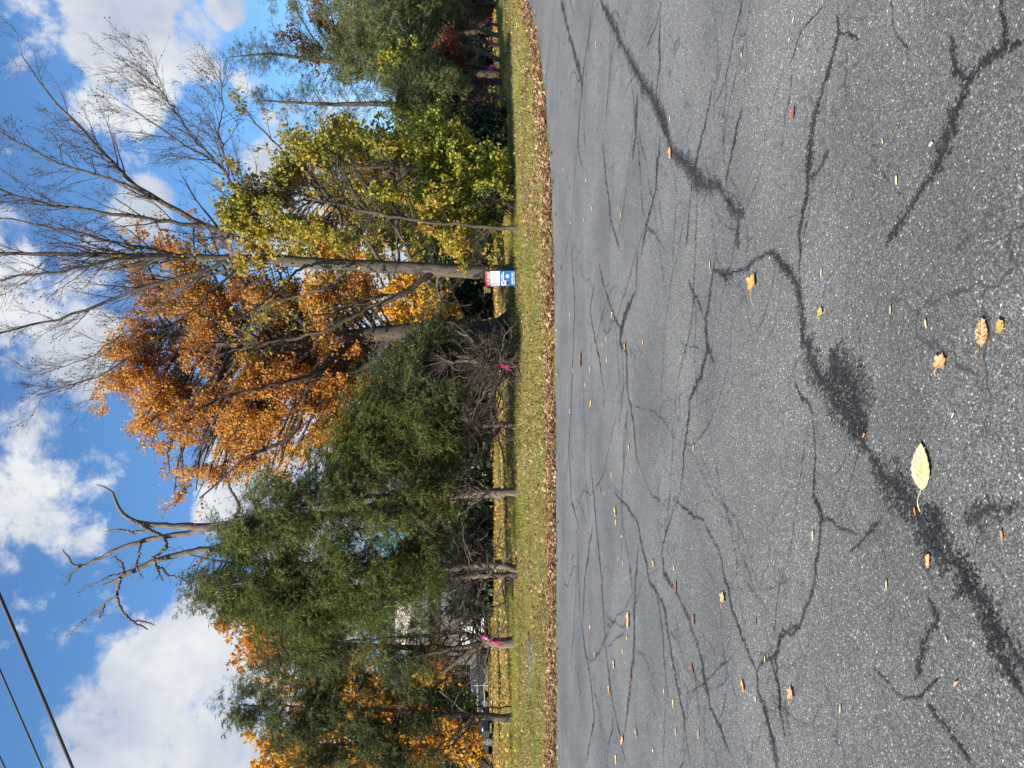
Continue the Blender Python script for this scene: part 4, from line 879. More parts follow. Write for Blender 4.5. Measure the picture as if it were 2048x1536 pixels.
# ---- dead tree
def dead_tree():
    rng = np.random.default_rng(91)
    b = base_of(1003, 986); D = b[1]
    root = empty('dead_tree', b, 'dead leafless tree with bleached crooked limbs above the evergreens', 'tree')
    P, r = limb([(1003, 986, 9), (950, 987, 8.6), (850, 995, 9), (750, 1012, 9.5), (650, 1033, 10), (600, 1038, 11.5), (545, 1042, 10.5), (475, 1050, 9.5), (415, 1054, 8.5), (349, 1052, 6), (297, 1049, 5), (258, 1042, 4), (241, 1021, 3.4), (223, 1000, 2.8), (236, 984, 2.2), (215, 975, 1.6), (192, 969, .9)], D, 60, rng, .012)
    P[0] = b; P = P + rng.normal(0, .015, P.shape); trunk_mesh('trunk', P, flare(P, r, .4, .4), 'bark_dead', root, 12, rng, .06)
    L = [[(430, 1053, 6), (400, 1062, 5.6), (349, 1070, 5), (321, 1075, 4.6), (279, 1084, 4), (227, 1101, 3.4), (192, 1120, 3), (160, 1133, 2.5), (140, 1131, 1.8), (143, 1118, 1.5), (129, 1108, 1.2), (124, 1098, .8)],
         [(160, 1133, 1.6), (150, 1140, 1.3), (143, 1147, 1), (134, 1171, .5)],
         [(530, 1045, 7.5), (516, 1059, 7), (489, 1073, 6.8), (447, 1094, 6.2), (401, 1101, 5.8), (349, 1110, 5.4), (304, 1124, 4.8), (265, 1140, 4.2), (237, 1157, 3.4), (206, 1173, 2)],
         [(241, 1155, 3), (236, 1175, 2.8), (234, 1190, 2.6), (237, 1209, 2.2), (251, 1230, 2), (272, 1248, 1.8), (297, 1258, 1)],
         [(268, 1246, 1.4), (276, 1240, 1.3), (290, 1244, 1.2), (311, 1251, .6)],
         [(234, 1190, 2), (222, 1200, 1.8), (209, 1209, 1.6), (181, 1230, 1.2), (154, 1255, .8), (133, 1274, .4)],
         [(209, 1209, 1.1), (206, 1222, 1), (199, 1230, .8), (201, 1237, .5)],
         [(328, 1075, 3), (335, 1094, 2.8), (322, 1105, 2.6), (305, 1117, 2)],
         [(281, 1084, 2.4), (278, 1105, 2.2), (272, 1133, 1.6), (285, 1156, .8)],
         [(310, 1122, 2.4), (316, 1136, 2.2), (328, 1138, 2), (333, 1150, 1.8), (350, 1153, 1.5), (373, 1161, .8)], [(312, 1130, 1.5), (320, 1152, 1.3), (328, 1162, .8)],
         [(250, 1148, 2.4), (244, 1135, 2.1), (246, 1128, 1.8), (238, 1120, 1.2), (227, 1112, .6)],
         [(297, 1049, 3), (285, 1062, 2.6), (262, 1066, 2.2), (240, 1058, 1.6), (210, 1062, .8)],
         [(325, 1072, 3.2), (305, 1064, 3), (285, 1050, 2.8), (270, 1044, 2.4)],
         [(475, 1050, 4), (470, 1035, 3.6), (480, 1015, 3.2), (470, 995, 2.6), (455, 965, 2), (470, 945, 1)],
         [(420, 1098, 3), (412, 1115, 2.6), (395, 1125, 2), (378, 1140, 1)], [(260, 1142, 1.6), (225, 1150, 1.3), (180, 1172, .9), (150, 1188, .4)]]
    ps = []
    for tr_ in L:
        p, q = limb([(a_, b_, c_ * 1.05 + .2) for a_, b_, c_ in tr_], D, 30, rng, .028, D + rng.uniform(-.8, .8)); p += P[np.argmin(((P - p[0]) ** 2).sum(1))] * 0
        p[:, 1] -= (p[0, 1] - D); trunk_mesh('limb', p, q, 'bark_dead', root, 8, rng, .08); ps.append((p, q))
    c = children(rng, np.stack([a for a, _ in ps]), np.stack([q for _, q in ps]), 7, .3, (.5, 1.2), (.2, .9), 7, .03, .25, .5, .006)
    c2 = children(rng, *c, 4, .3, (.4, 1.1), (.1, .4), 5, .02, .25, .5, .004)
    twig_mesh('twigs', [c, c2], 'bark_dead', root, 4)
dead_tree()

# ---- tangled brush hanging behind the row
def brush():
    rng = np.random.default_rng(97); n = 240
    y = rng.uniform(600, 1400, n); d = rng.uniform(25.5, 31, n); p = np.stack([(768 - y) / F * d, d, rng.uniform(.55, 3.3, n) ** 1.0], -1)
    a = rng.uniform(0, 2 * math.pi, n); v = nrm(np.stack([np.cos(a), .4 * np.sin(a), rng.normal(.1, .5, n)], -1)); k = 12; P = np.empty((n, k, 3)); P[:, 0] = p
    for i in range(1, k):
        v = nrm(v + rng.normal(0, .22, (n, 3))); P[:, i] = P[:, i - 1] + v * rng.uniform(.1, .22, (n, 1))
    P[..., 2] = np.maximum(P[..., 2], .35); r = rng.uniform(.006, .016, n)[:, None] * np.linspace(1, .4, k)[None]
    c1 = children(rng, P, r, 6, .1, (.4, 1.2), (.3, 1.1), 7, .0, .22, .6, .005); c2 = children(rng, *c1, 4, .2, (.4, 1.1), (.15, .45), 5, 0, .2, .6, .004)
    V, Q = merge([tubes(P, r, 4), tubes(*lighter(*c1), 3), tubes(*lighter(*c2), 3)])
    tag(mesh_np('brush', V, quads=Q, mat='twig_dead'), 'tangled dark brown brush behind the row of trunks', 'brush', kind='stuff')
brush()

# ---- ivy on the leftmost trunk
def ivy():
    rng = np.random.default_rng(95)
    b = base_of(1028, 1413)
    root = empty('ivy', b, 'ivy clump of broad green leaves beside the leftmost thick trunk', 'ivy')
    P, r = limb([(1028, 1413, 1.4), (980, 1415, 1.4), (930, 1412, 1.2), (880, 1405, 1)], b[1], 20, rng, .02); P[0] = b
    trunk_mesh('stem', P, r, 'bark_dark', root, 5)
    E = ell([(915, 1405, 42, 30), (880, 1390, 40, 40), (930, 1390, 30, 25)], b[1] - .1, .8)
    c0 = crown(rng, P, r, E, 120, .2, .1, 6, .006)
    twig_mesh('branches', [c0], 'twig', root, 3)
    p, t = along(rng, c0[0], 16, .3, 1, .07)
    V, T = leaves(rng, p, (.07, .13), None, .9); mesh_np('foliage', V, tris=T, mat='ivy', parent=root)
ivy()

# =================================================================== grass, litter
def verge():
    rng = np.random.default_rng(101)
    # grass blades
    def area(n, x, d):      # x range, distance beyond road edge range
        X = rng.uniform(x[0], x[1], n); D = rng.uniform(d[0], d[1], n); return X, edge_y(X) + D, D
    def blades(X, Y, h, w):
        n = len(X); Z = ground_z(X, Y); a = rng.uniform(0, math.pi, n); H = rng.uniform(h[0], h[1], n)
        w = rng.uniform(w[0], w[1], n) * .5; ln = rng.normal(0, .45, (n, 2)) * H[:, None]
        V = np.empty((n, 3, 3)); V[:, 0] = np.stack([X - np.cos(a) * w, Y - np.sin(a) * w, Z - .01], -1); V[:, 1] = np.stack([X + np.cos(a) * w, Y + np.sin(a) * w, Z - .01], -1)
        V[:, 2] = np.stack([X + ln[:, 0], Y + ln[:, 1], Z + H], -1); return V.reshape(-1, 3), np.arange(3 * n).reshape(-1, 3)
    ch = []
    X, Y, D = area(130000, (-13, 20), (.35, 12)); dens = np.clip((D - .25) / 1.2, .08, 1) * np.clip((vnoise(X * .9, Y * 1.4, 9) - .12) * 2.2, .10, 1)
    m = (rng.uniform(size=len(X)) < dens) & (np.abs(X) < Y * .56 + .5); ch.append(blades(X[m], Y[m], (.04, .13), (.006, .016)))
    X, Y, D = area(70000, (-14, 20), (8.5, 14)); m = (vnoise(X * 1.3, Y * 1.3, 10) > .45) & (np.abs(X) < Y * .56 + .5); ch.append(blades(X[m], Y[m], (.07, .20), (.008, .018)))
    X, Y, D = area(75000, (-32, 26), (12, 44)); m = (rng.uniform(size=len(X)) < np.clip(1.6 * vnoise(X * .35, Y * .35, 12), .1, 1)) & (np.abs(X) < Y * .56 + .5); ch.append(blades(X[m], Y[m], (.04, .11), (.018, .04)))
    V, T = merge(ch); o = mesh_np('grass', V, tris=T, mat='grass'); tag(o, 'yellowing autumn grass on the verge and lawn', 'grass', kind='stuff')
    # fallen leaf litter
    def flat_leaves(X, Y, size, lift):
        n = len(X); gz = np.maximum(ground_z(X, Y), np.where(Y < edge_y(X) + .1, .004, -1)); p = np.stack([X, Y, gz + rng.uniform(.003, lift, n) * np.where(Y < edge_y(X), .25, 1)], -1); a = rng.uniform(0, 2 * math.pi, n)
        d = np.stack([np.cos(a), np.sin(a), rng.normal(0, .35, n)], -1); s = np.stack([-np.sin(a), np.cos(a), rng.normal(0, .35, n)], -1)
        L = rng.uniform(size[0], size[1], n)[:, None]; w = L * rng.uniform(.3, .5, n)[:, None]; cu = (L[:, 0] * rng.uniform(-.1, .35, n))
        up_ = np.zeros((n, 3)); up_[:, 2] = cu
        V = np.stack([p - d * L * .5 + up_ * .6, p + s * w * .9 - d * L * .1 + up_, p + d * L * .5 + up_ * .4, p - s * w - d * L * .05 + up_ * .9, p], 1)
        V[:, :, 2] = np.maximum(V[:, :, 2], (gz + .002)[:, None])
        i = np.arange(n)[:, None] * 5; T = np.concatenate([i + np.array(q) for q in ((0, 4, 1), (1, 4, 2), (2, 4, 3), (3, 4, 0))], 1).reshape(-1, 3)
        return V.reshape(-1, 3), T
    ch = []
    X, Y, D = area(72000, (-10, 16), (-.7, 3.6)); dens = np.clip(1.15 - D / (.5 + 1.9 * vnoise(X * .55 + 5, X * 0 + .5, 17)), .08, 1) * np.clip(2.2 * (vnoise(X * 1.3, Y * 2.2, 14) - .16), .12, 1) * np.where(D < 0, .5 * np.exp(D / .12) + .012, 1)
    m = (rng.uniform(size=len(X)) < dens) & (np.abs(X) < Y * .56 + .5); ch.append(flat_leaves(X[m], Y[m], (.035, .095), .05))
    X, Y, D = area(30000, (-13, 18), (2, 11)); m = (rng.uniform(size=len(X)) < np.clip(2.6 * (vnoise(X * .7, Y * 1.1, 15) - .28), .06, .9)) & (np.abs(X) < Y * .56 + .5); ch.append(flat_leaves(X[m], Y[m], (.035, .09), .07))
    V, T = merge(ch); o = mesh_np('leaf_litter', V, tris=T, mat='litter'); tag(o, 'drift of tan and brown fallen leaves along the road edge', 'leaf litter', kind='stuff')
    X, Y, D = area(26000, (-30, 26), (9.5, 42)); m = (rng.uniform(size=len(X)) < np.clip(2.4 * (vnoise(X * .3, Y * .5, 16) - .15), .12, 1)) & (np.abs(X) < Y * .56 + .5)
    V, T = flat_leaves(X[m], Y[m], (.09, .2), .06); o = mesh_np('golden_leaf_litter', V, tris=T, mat='litter_gold'); tag(o, 'golden fallen leaves spread over the lawn behind the row', 'leaf litter', kind='stuff')
verge()

# =================================================================== helper for hard things
def box_bm(bm, lo, hi, bevel=0.):
    vs = [bm.verts.new((x, y, z)) for z in (lo[2], hi[2]) for y in (lo[1], hi[1]) for x in (lo[0], hi[0])]
    fs = [bm.faces.new([vs[i] for i in q]) for q in ((0, 2, 3, 1), (4, 5, 7, 6), (0, 1, 5, 4), (2, 6, 7, 3), (0, 4, 6, 2), (1, 3, 7, 5))]
    if bevel: bmesh.ops.bevel(bm, geom=list({e_ for f_ in fs for e_ in f_.edges}), offset=bevel, segments=1, affect='EDGES')
def bm_obj(name, bm, mat, parent=None, smooth=False):
    me = bpy.data.meshes.new(name); bm.normal_update(); bm.to_mesh(me); bm.free()
    if mat: me.materials.append(M[mat])
    if smooth:
        for p in me.polygons: p.use_smooth = True
    o = bpy.data.objects.new(name, me); COL.objects.link(o); o.parent = parent
    return o
def box(name, lo, hi, mat, parent, bevel=0.):
    bm = bmesh.new(); box_bm(bm, lo, hi, bevel); return bm_obj(name, bm, mat, parent)
def prism_bm(bm, prof, y0, y1):     # profile in x,z extruded along y
    a = [bm.verts.new((x, y0, z)) for x, z in prof]; b_ = [bm.verts.new((x, y1, z)) for x, z in prof]
    bm.faces.new(a); bm.faces.new(b_[::-1]); n = len(prof)
    for i in range(n): bm.faces.new((a[i], b_[i], b_[(i + 1) % n], a[(i + 1) % n]))

# ---- for sale sign
def sign():
    b = base_of(1036, 548); b[1] -= .62; b[0] = PX(1030, 556, b[1])[0]
    D = b[1]; s = D / F
    root = empty('for_sale_sign', b, 'red, white and blue for sale yard sign in front of the bare tree trunk', 'sign')
    root.rotation_euler = (R_(0), R_(-2.0), R_(-14))
    w = 30 * s; z0 = 9 * s; h = 59 * s
    W2 = w / 2
    bar = lambda nm, lo, hi: box(nm, lo, hi, 'metal_dark', root, .003)
    bar('leg', (-W2 - .012, .012, -.15), (-W2 + .012, .036, z0 + h + .03)); bar('leg', (W2 - .012, .012, -.15), (W2 + .012, .036, z0 + h + .03))
    bar('crossbar', (-W2 - .01, .014, z0 + h + .03), (W2 + .16, .034, z0 + h + .052)); bar('crossbar', (-W2 + .012, .014, z0 - .03), (W2 - .012, .034, z0 - .012))
    panel = lambda nm, f0, f1, mat: box(nm, (-W2, -.008, z0 + h * f0), (W2, .008, z0 + h * f1), mat, root, .002)
    blue = panel('blue_panel', 0, .505, 'sign_blue'); white = panel('white_panel', .507, .825, 'sign_white'); red = panel('red_header', .827, 1., 'sign_red')
    def text(body, size, x, z, mat, parent, sx=1.):
        cu = bpy.data.curves.new('lettering', 'FONT'); cu.body = body; cu.size = size; cu.align_x = 'CENTER'; cu.align_y = 'CENTER'; cu.extrude = .0015; cu.offset = size * .022
        me = bpy.data.meshes.new_from_object(bpy.data.objects.new('tmp', cu)); me.materials.append(M[mat])
        o = bpy.data.objects.new('lettering', me); COL.objects.link(o); o.parent = parent; o.rotation_euler = (R_(90), 0, 0); o.scale = (sx, 1, 1); o.location = (x, -.0105, z)
    text('FOR SALE', w * .215, 0, z0 + h * .895, 'sign_white', red, .92)
    flat = lambda nm, x0, x1, f0, f1, mat, parent: box(nm, (x0 * W2, -.0112, z0 + h * f0), (x1 * W2, -.0085, z0 + h * f1), mat, parent)
    for f, a, c in ((.785, -.8, .75), (.75, -.7, .7), (.715, -.85, .8), (.672, -.6, .6), (.64, -.75, .75), (.605, -.8, .7), (.57, -.5, .5)):
        flat('print_line', a, c, f, f + .014, 'ink_grey', white)
    flat('print_line', -.15, .62, .43, .452, 'sign_white', blue); flat('print_line', -.28, .86, .375, .40, 'sign_white', blue)
    text('516.791.2281', w * .145, .0, z0 + h * .085, 'sign_white', blue, .95); flat('print_line', -.9, .9, .022, .034, 'sign_white', blue)
    # round emblem
    bm = bmesh.new(); bmesh.ops.create_circle(bm, cap_ends=True, segments=28, radius=w * .115, matrix=Matrix.Translation((W2 * .28, -.0112, z0 + h * .25)) @ Matrix.Rotation(R_(90), 4, 'X')); bm_obj('emblem', bm, 'sign_white', blue)
    bm = bmesh.new(); bmesh.ops.create_circle(bm, cap_ends=True, segments=20, radius=w * .034, matrix=Matrix.Translation((W2 * .28, -.0125, z0 + h * .25)) @ Matrix.Rotation(R_(90), 4, 'X')); bm_obj('emblem_mark', bm, 'ink_grey', blue)
    # portrait print
    flat('portrait_ground', -.9, -.28, .21, .47, 'sign_white', blue)
    box('portrait_coat', (-.88 * W2, -.0128, z0 + h * .212), (-.30 * W2, -.0115, z0 + h * .30), 'ink_dark', blue)
    for r_, dz, m_, y in ((.085, .37, 'ink_dark', -.0122), (.062, .355, 'skin', -.0134)):
        bm = bmesh.new(); bmesh.ops.create_circle(bm, cap_ends=True, segments=20, radius=w * r_, matrix=Matrix.Translation((-.58 * W2, y, z0 + h * dz)) @ Matrix.Rotation(R_(90), 4, 'X')); bm_obj('portrait_head', bm, m_, blue)
sign()

# ---- pink tapes on trunks
def tape(x, y, bx, tails, label, seed, wpx, wid=9):
    rng = np.random.default_rng(seed)
    D = GR(bx, y)[1]
    c = PX(x, y, D); s = D / F; R0 = wpx * s
    root = empty('pink_tape', c, label, 'tape', 'pink marking tapes tied to trunks')
    # band round the trunk
    n = 14; a = np.arange(n) * 2 * math.pi / n; hh = wid * s * .5
    rows = []
    for k, z in enumerate((-1, -.35, .35, 1)):
        rr = R0 * (1 + .12 * math.cos(k * 2.1)) + rng.normal(0, .004, n); rows.append(np.stack([c[0] + np.cos(a) * rr, c[1] + np.sin(a) * rr, c[2] + z * hh + rng.normal(0, .006, n)], -1))
    V = np.concatenate(rows); i = (np.arange(3)[:, None] * n + np.arange(n)[None]); j = (np.arange(3)[:, None] * n + (np.arange(n)[None] + 1) % n)
    mesh_np('band', V, quads=np.stack([i, j, j + n, i + n], -1).reshape(-1, 4), mat='ribbon', parent=root, smooth=True)
    # knot
    bm = bmesh.new(); bmesh.ops.create_icosphere(bm, subdivisions=2, radius=.5)
    for v in bm.verts:
        v.co = Vector((v.co.x * 9 * s, v.co.y * 7 * s, v.co.z * wid * 1.25 * s)) * (1 + .25 * math.sin(v.co.x * 17 + v.co.z * 11))
    o = bm_obj('knot', bm, 'ribbon', root); o.location = (R0 * .15, -R0 * 1.08, 0)
    for q, (tx, ty) in enumerate(tails):   # tail ends in px relative to the knot
        k = 8; t = np.linspace(0, 1, k)
        Pm = np.stack([c[0] + R0 * .15 + (-ty * s) * t + .02 * np.sin(t * 5 + q), np.full(k, c[1] - R0 * 1.12 - .03 * q) - .05 * np.sin(t * 3.1), c[2] - tx * s * t ** 1.1], -1)
        w = np.linspace(3.2, 2.2, k)[:, None] * s * .55; sd_ = np.stack([np.cos(t * 2.5 + q), .5 * np.sin(t * 3 + q), 0 * t + .2], -1)
        V = np.concatenate([Pm - sd_ * w, Pm + sd_ * w]); i = np.arange(k - 1)
        mesh_np('tail', V, quads=np.stack([i, i + 1, i + 1 + k, i + k], -1), mat='ribbon', parent=root, smooth=True)
tape(968, 1272, 1034, [(40, 12), (34, 16), (22, 8)], 'long pink tape hanging from the forked trunk on the left', 1, 8.6, 7)
tape(993, 728, 1045, [(24, 2), (30, 14), (34, 8), (14, -6), (20, 12)], 'bunched pink tape on the trunk with radiating bare branches', 2, 8.2, 8)
tape(994, 405, 1034, [(26, 12), (18, 5)], 'pink tape trailing from the dark trunk right of the sign', 3, 5.8, 5)
tape(985, 217, 1016, [(24, 1)], 'thin straight pink tape beside the dark glossy bush', 4, 4.6, 5)
tape(983, 137, 1007, [(14, 3), (18, 4)], 'broad pink tape on the thin trunk below the crimson shrub', 5, 3.8, 10)
tape(981, 86, 1002, [(12, 6), (9, 3)], 'drooping pink tape right of the crooked pale trunk', 6, 4.2, 6)
tape(975, 45, 1000, [(12, -2), (10, 3)], 'farthest pink tape near the right edge of the view', 7, 3.6, 9)

# ---- split rail fences
def fence(label, x0, x1, Y, seed, posts):
    rng = np.random.default_rng(seed); z = float(ground_z(np.array((x0 + x1) / 2), np.array(Y)))
    root = empty('rail_fence', ((x0 + x1) / 2, Y, z), label, 'fence')
    for px in posts:
        P, r = resample([(px, Y, z - .1), (px + .02, Y, z + .6), (px - .01, Y, z + 1.22)], [.085, .08, .07], 6, rng, .005); trunk_mesh('post', P, r, 'wood_rail', root, 6)
    for i in range(len(posts) - 1):
        for h in (.42, .92):
            a, b_ = posts[i], posts[i + 1]
            P, r = resample([(a - .1, Y - .03, z + h), ((a + b_) / 2, Y - .02, z + h - .03), (b_ + .1, Y + .02, z + h + .02)], [.05, .062, .05], 8, rng, .008); trunk_mesh('rail', P, r, 'wood_rail', root, 6)
fY = 55.
posts = [PX(960, y, fY)[0] for y in (1560, 1465, 1370, 1290, 1215, 1140)]
fence('weathered split rail fence in front of the black car', posts[0], posts[-1], fY, 111, posts)
posts = [PX(960, y, 52.)[0] for y in (970, 897, 820, 745)]
fence('short weathered rail fence behind the straight grey trunk', posts[0], posts[-1], 52., 112, posts)

# ---- cars
def car(label, loc, rz, paint, seed, suv=False):
    z = float(ground_z(np.array(loc[0]), np.array(loc[1])))
    root = empty('parked_car', (loc[0], loc[1], z), label, 'car'); root.rotation_euler = (0, 0, rz)
    h = 1.72 if suv else 1.48; Wd = .9
    # side profile (x along car), lofted with tumblehome
    low = [(-2.35, .30), (-2.38, .55), (-2.30, .86), (-1.2, .96), (1.2, .93), (2.1, .80), (2.36, .62), (2.38, .34)]
    bm = bmesh.new()
    # body lower with rounded shoulders: sections across y
    secs = [(-Wd, .93), (-Wd * .97, 1.0), (0, 1.02), (Wd * .97, 1.0), (Wd, .93)]
    arch = lambda cx: [(cx + .40 * math.cos(t), .33 + .40 * math.sin(t)) for t in np.linspace(math.pi, 0, 9)]
    prof = [(-2.35, .30)] + [(-2.38, .55), (-2.30, .84), (-2.1, .90), (-1.2, .97), (1.0, .95), (2.0, .80), (2.32, .64), (2.38, .36), (2.3, .24)] + [p for p in arch(1.42)[::-1]] + [p for p in arch(-1.40)[::-1]] + [(-2.2, .24)]
    rows = []
    for y, f in secs: rows.append([bm.verts.new((x * (.985 if abs(y) > .89 else 1), y, zz if zz < .7 else .7 + (zz - .7) * f)) for x, zz in prof])
    n = len(prof)
    for a, b_ in zip(rows[:-1], rows[1:]):
        for i in range(n): bm.faces.new((a[i], a[(i + 1) % n], b_[(i + 1) % n], b_[i]))
    bm.faces.new(rows[0][::-1]); bm.faces.new(rows[-1])
    bmesh.ops.triangulate(bm, faces=[f for f in bm.faces if len(f.verts) > 4])
    bm_obj('body', bm, paint, root)
    # cabin
    top = [(-1.95 if suv else -1.75, .94), (-1.55 if suv else -1.05, h - .03), (-.3, h), (.35, h - .04), (1.15, .94)]
    bm = bmesh.new(); rows = []
    for y in (-1, 1):
        rows.append([bm.verts.new((x, y * (Wd * .95 if zz < 1 else Wd * .74), zz)) for x, zz in top])
    for i in range(len(top)): bm.faces.new((rows[0][i], rows[0][(i + 1) % 5], rows[1][(i + 1) % 5], rows[1][i]))
    bm.faces.new(rows[0][::-1]); bm.faces.new(rows[1]); bm_obj('cabin', bm, paint, root)
    for sgn in (-1, 1):
        for x0, x1, t0, t1 in ((-1.5, -.42, -1.12, -.38), (-.34, .82, -.32, .28)):
            y0, y1 = sgn * Wd * .955, sgn * (Wd * .765)
            bm = bmesh.new(); q = [bm.verts.new(v) for v in ((x0, y0 + sgn * .004, 1.0), (x1, y0 + sgn * .004, 1.0), (t1, y1 + sgn * .02, h - .13), (t0, y1 + sgn * .02, h - .13))]; bm.faces.new(q if sgn < 0 else q[::-1]); bm_obj('side_window', bm, 'glass', root)
    bm = bmesh.new(); q = [bm.verts.new(v) for v in ((1.10, -.74, .985), (1.10, .74, .985), (.43, .6, h - .085), (.43, -.6, h - .085))]
    for v in q: v.co.x += .02; v.co.z += .015
    bm.faces.new(q); bm_obj('windscreen', bm, 'glass', root)
    for cx in (-1.40, 1.42):
        for sgn in (-1, 1):
            bm = bmesh.new(); bmesh.ops.create_cone(bm, cap_ends=True, segments=24, radius1=.335, radius2=.335, depth=.21, matrix=Matrix.Translation((cx, sgn * .80, .335)) @ Matrix.Rotation(R_(90), 4, 'X'))
            w = bm_obj('wheel', bm, 'rubber', root)
            for k in range(5):
                a = k * 2 * math.pi / 5
                bm = bmesh.new(); box_bm(bm, (-.03, -.012, .03), (.03, .012, .235)); bmesh.ops.transform(bm, matrix=Matrix.Translation((cx, sgn * .912, .335)) @ Matrix.Rotation(a, 4, 'Y'), verts=bm.verts); bm_obj('spoke', bm, 'alloy', w)
            bm = bmesh.new()
            t = np.linspace(0, 2 * math.pi, 24, endpoint=False); a_ = [bm.verts.new((cx + .25 * math.cos(q), sgn * .909, .335 + .25 * math.sin(q))) for q in t]; b_ = [bm.verts.new((cx + .215 * math.cos(q), sgn * .909, .335 + .215 * math.sin(q))) for q in t]
            for i in range(24): bm.faces.new((a_[i], a_[(i + 1) % 24], b_[(i + 1) % 24], b_[i]))
            bm_obj('rim', bm, 'alloy', w)
    for sgn in (-1, 1):
        bm = bmesh.new(); bmesh.ops.create_icosphere(bm, subdivisions=2, radius=1.); bmesh.ops.transform(bm, matrix=Matrix.Translation((2.22, sgn * .64, .66)) @ Matrix.Diagonal((.12, .17, .075, 1)), verts=bm.verts); bm_obj('headlight', bm, 'lamp_lens', root, True)
        box('tail_lamp', (-2.36, sgn * .72 - .14, .62), (-2.26, sgn * .72 + .14, .76), 'sign_red', root, .01)
        box('mirror', (.78, sgn * 1.0 - .09, .96), (.92, sgn * 1.0 + .09, 1.09), paint, root, .02)
c = PX(970, 1362, 59.5); car('black sedan parked side on behind the rail fence', (c[0], c[1]), R_(180), 'car_black', 1)
c = PX(970, 1492, 47.); car('dark car in deep shade at the left edge with pale headlight', (c[0] , c[1]), R_(-25), 'car_grey', 2, True)

# ---- house
def house():
    Y = 74.; xL, xR = PX(900, 1330, Y)[0], PX(900, 1178, Y)[0]
    root = empty('house', ((xL + xR) / 2, Y, 0.), 'pale house with white garage door and grey roof behind the evergreens', 'house')
    ox = (xL + xR) / 2; hw = (xR - xL) / 2; H1 = 4.9
    zr = lambda px: PX(px, 1200, Y)[2]
    box('wall', (-hw, 0, -.2), (hw, 8, H1), 'siding_grey', root)
    # lap boards on the lower front
    box('foundation', (-hw - .05, -.06, -.2), (hw + .05, -.003, .25), 'stone', root)
    gx0, gx1 = PX(950, 1300, Y)[0] - ox, PX(950, 1238, Y)[0] - ox
    door = box('garage_door', (gx0, -.10, .02), (gx1, -.065, 2.25), 'siding_white', root)
    for i in range(4):
        for j in range(4):
            w = (gx1 - gx0) / 4; box('door_panel', (gx0 + w * j + .06, -.125, .08 + i * .55), (gx0 + w * (j + 1) - .06, -.103, .52 + i * .55), 'trim', door, .01)
    box('door_frame', (gx0 - .12, -.11, .02), (gx0 - .004, -.062, 2.38), 'trim', root); box('door_frame', (gx1 + .004, -.11, .02), (gx1 + .12, -.062, 2.38), 'trim', root); box('door_frame', (gx0 - .003, -.11, 2.26), (gx1 + .003, -.062, 2.38), 'trim', root)
    for wx in (hw * .8,):
        f = box('window', (wx - .55, -.08, 1.0), (wx + .55, -.003, 2.4), 'trim', root); box('pane', (wx - .46, -.095, 1.09), (wx + .46, -.083, 2.31), 'glass', f)
    # skirt roof of grey shingles
    z0, z1 = zr(856), zr(828)
    bm = bmesh.new(); a = [bm.verts.new(v) for v in ((-hw - .5, -.9, z0), (hw + .5, -.9, z0), (hw + .2, 3.2, z1 + .9), (-hw - .2, 3.2, z1 + .9))]; c_ = [bm.verts.new((v.co.x, v.co.y, v.co.z - .16)) for v in a]
    bm.faces.new(a); bm.faces.new(c_[::-1])
    for i in range(4): bm.faces.new((a[i], c_[i], c_[(i + 1) % 4], a[(i + 1) % 4]))
    rf = bm_obj('roof', bm, 'shingle', root)
    n = 7
    for i in range(n):
        t0, t1 = i / n, (i + 1) / n
        y0, y1 = -.9 + 4.1 * t0, -.9 + 4.1 * t1; za, zb = z0 + (z1 + .9 - z0) * t0, z0 + (z1 + .9 - z0) * t1
        bm = bmesh.new(); v = [bm.verts.new(p) for p in ((-hw - .5, y0, za + .035), (hw + .5, y0, za + .035), (hw + .48, y1, zb + .012), (-hw - .48, y1, zb + .012))]; bm.faces.new(v); w_ = [bm.verts.new((q.co.x, q.co.y, q.co.z - .03)) for q in v[:2]]; bm.faces.new((v[0], w_[0], w_[1], v[1])); bm_obj('shingle_course', bm, 'shingle', rf)
    # upper storey with gable
    zt = zr(775); box('upper_wall', (-hw * .9, 2.6, z1), (hw * .55, 7.6, zt), 'siding_beige', root)
    bm = bmesh.new(); prism_bm(bm, [(-hw * .9 - .5, zt), (hw * .55 + .5, zt), (-hw * .17, zt + 1.9)], 2.2, 8.); bm_obj('roof', bm, 'shingle', root)
house()

# ---- flat stones in the verge
def stones():
    for i, (x, y, lx, ly, lab) in enumerate(((1061, 1330, .9, 1.5, 'long flat grey stone slab lying in the verge grass'), (1070, 1318, .4, .9, 'narrow flat stone in front of the long slab'))):
        rng = np.random.default_rng(130 + i); g = GR(x, y); z = float(ground_z(g[0], g[1]))
        n = 12; a = np.arange(n) * 2 * math.pi / n
        r = 1 + rng.normal(0, .09, n); sq = 1 / np.maximum(np.abs(np.cos(a)), np.abs(np.sin(a))) ** .6
        bm = bmesh.new(); bot = [bm.verts.new((ly * .5 * math.cos(q) * k * s, lx * .5 * math.sin(q) * k * s, -.05)) for q, k, s in zip(a, r, sq)]
        top = [bm.verts.new((v.co.x * .96, v.co.y * .94, .03 + rng.normal(0, .012))) for v in bot]
        bm.faces.new(top); 
        for j in range(n): bm.faces.new((bot[j], bot[(j + 1) % n], top[(j + 1) % n], top[j]))
        o = bm_obj('stone_slab', bm, 'stone'); o.location = (g[0], g[1], z); tag(o, lab, 'stone')
stones()

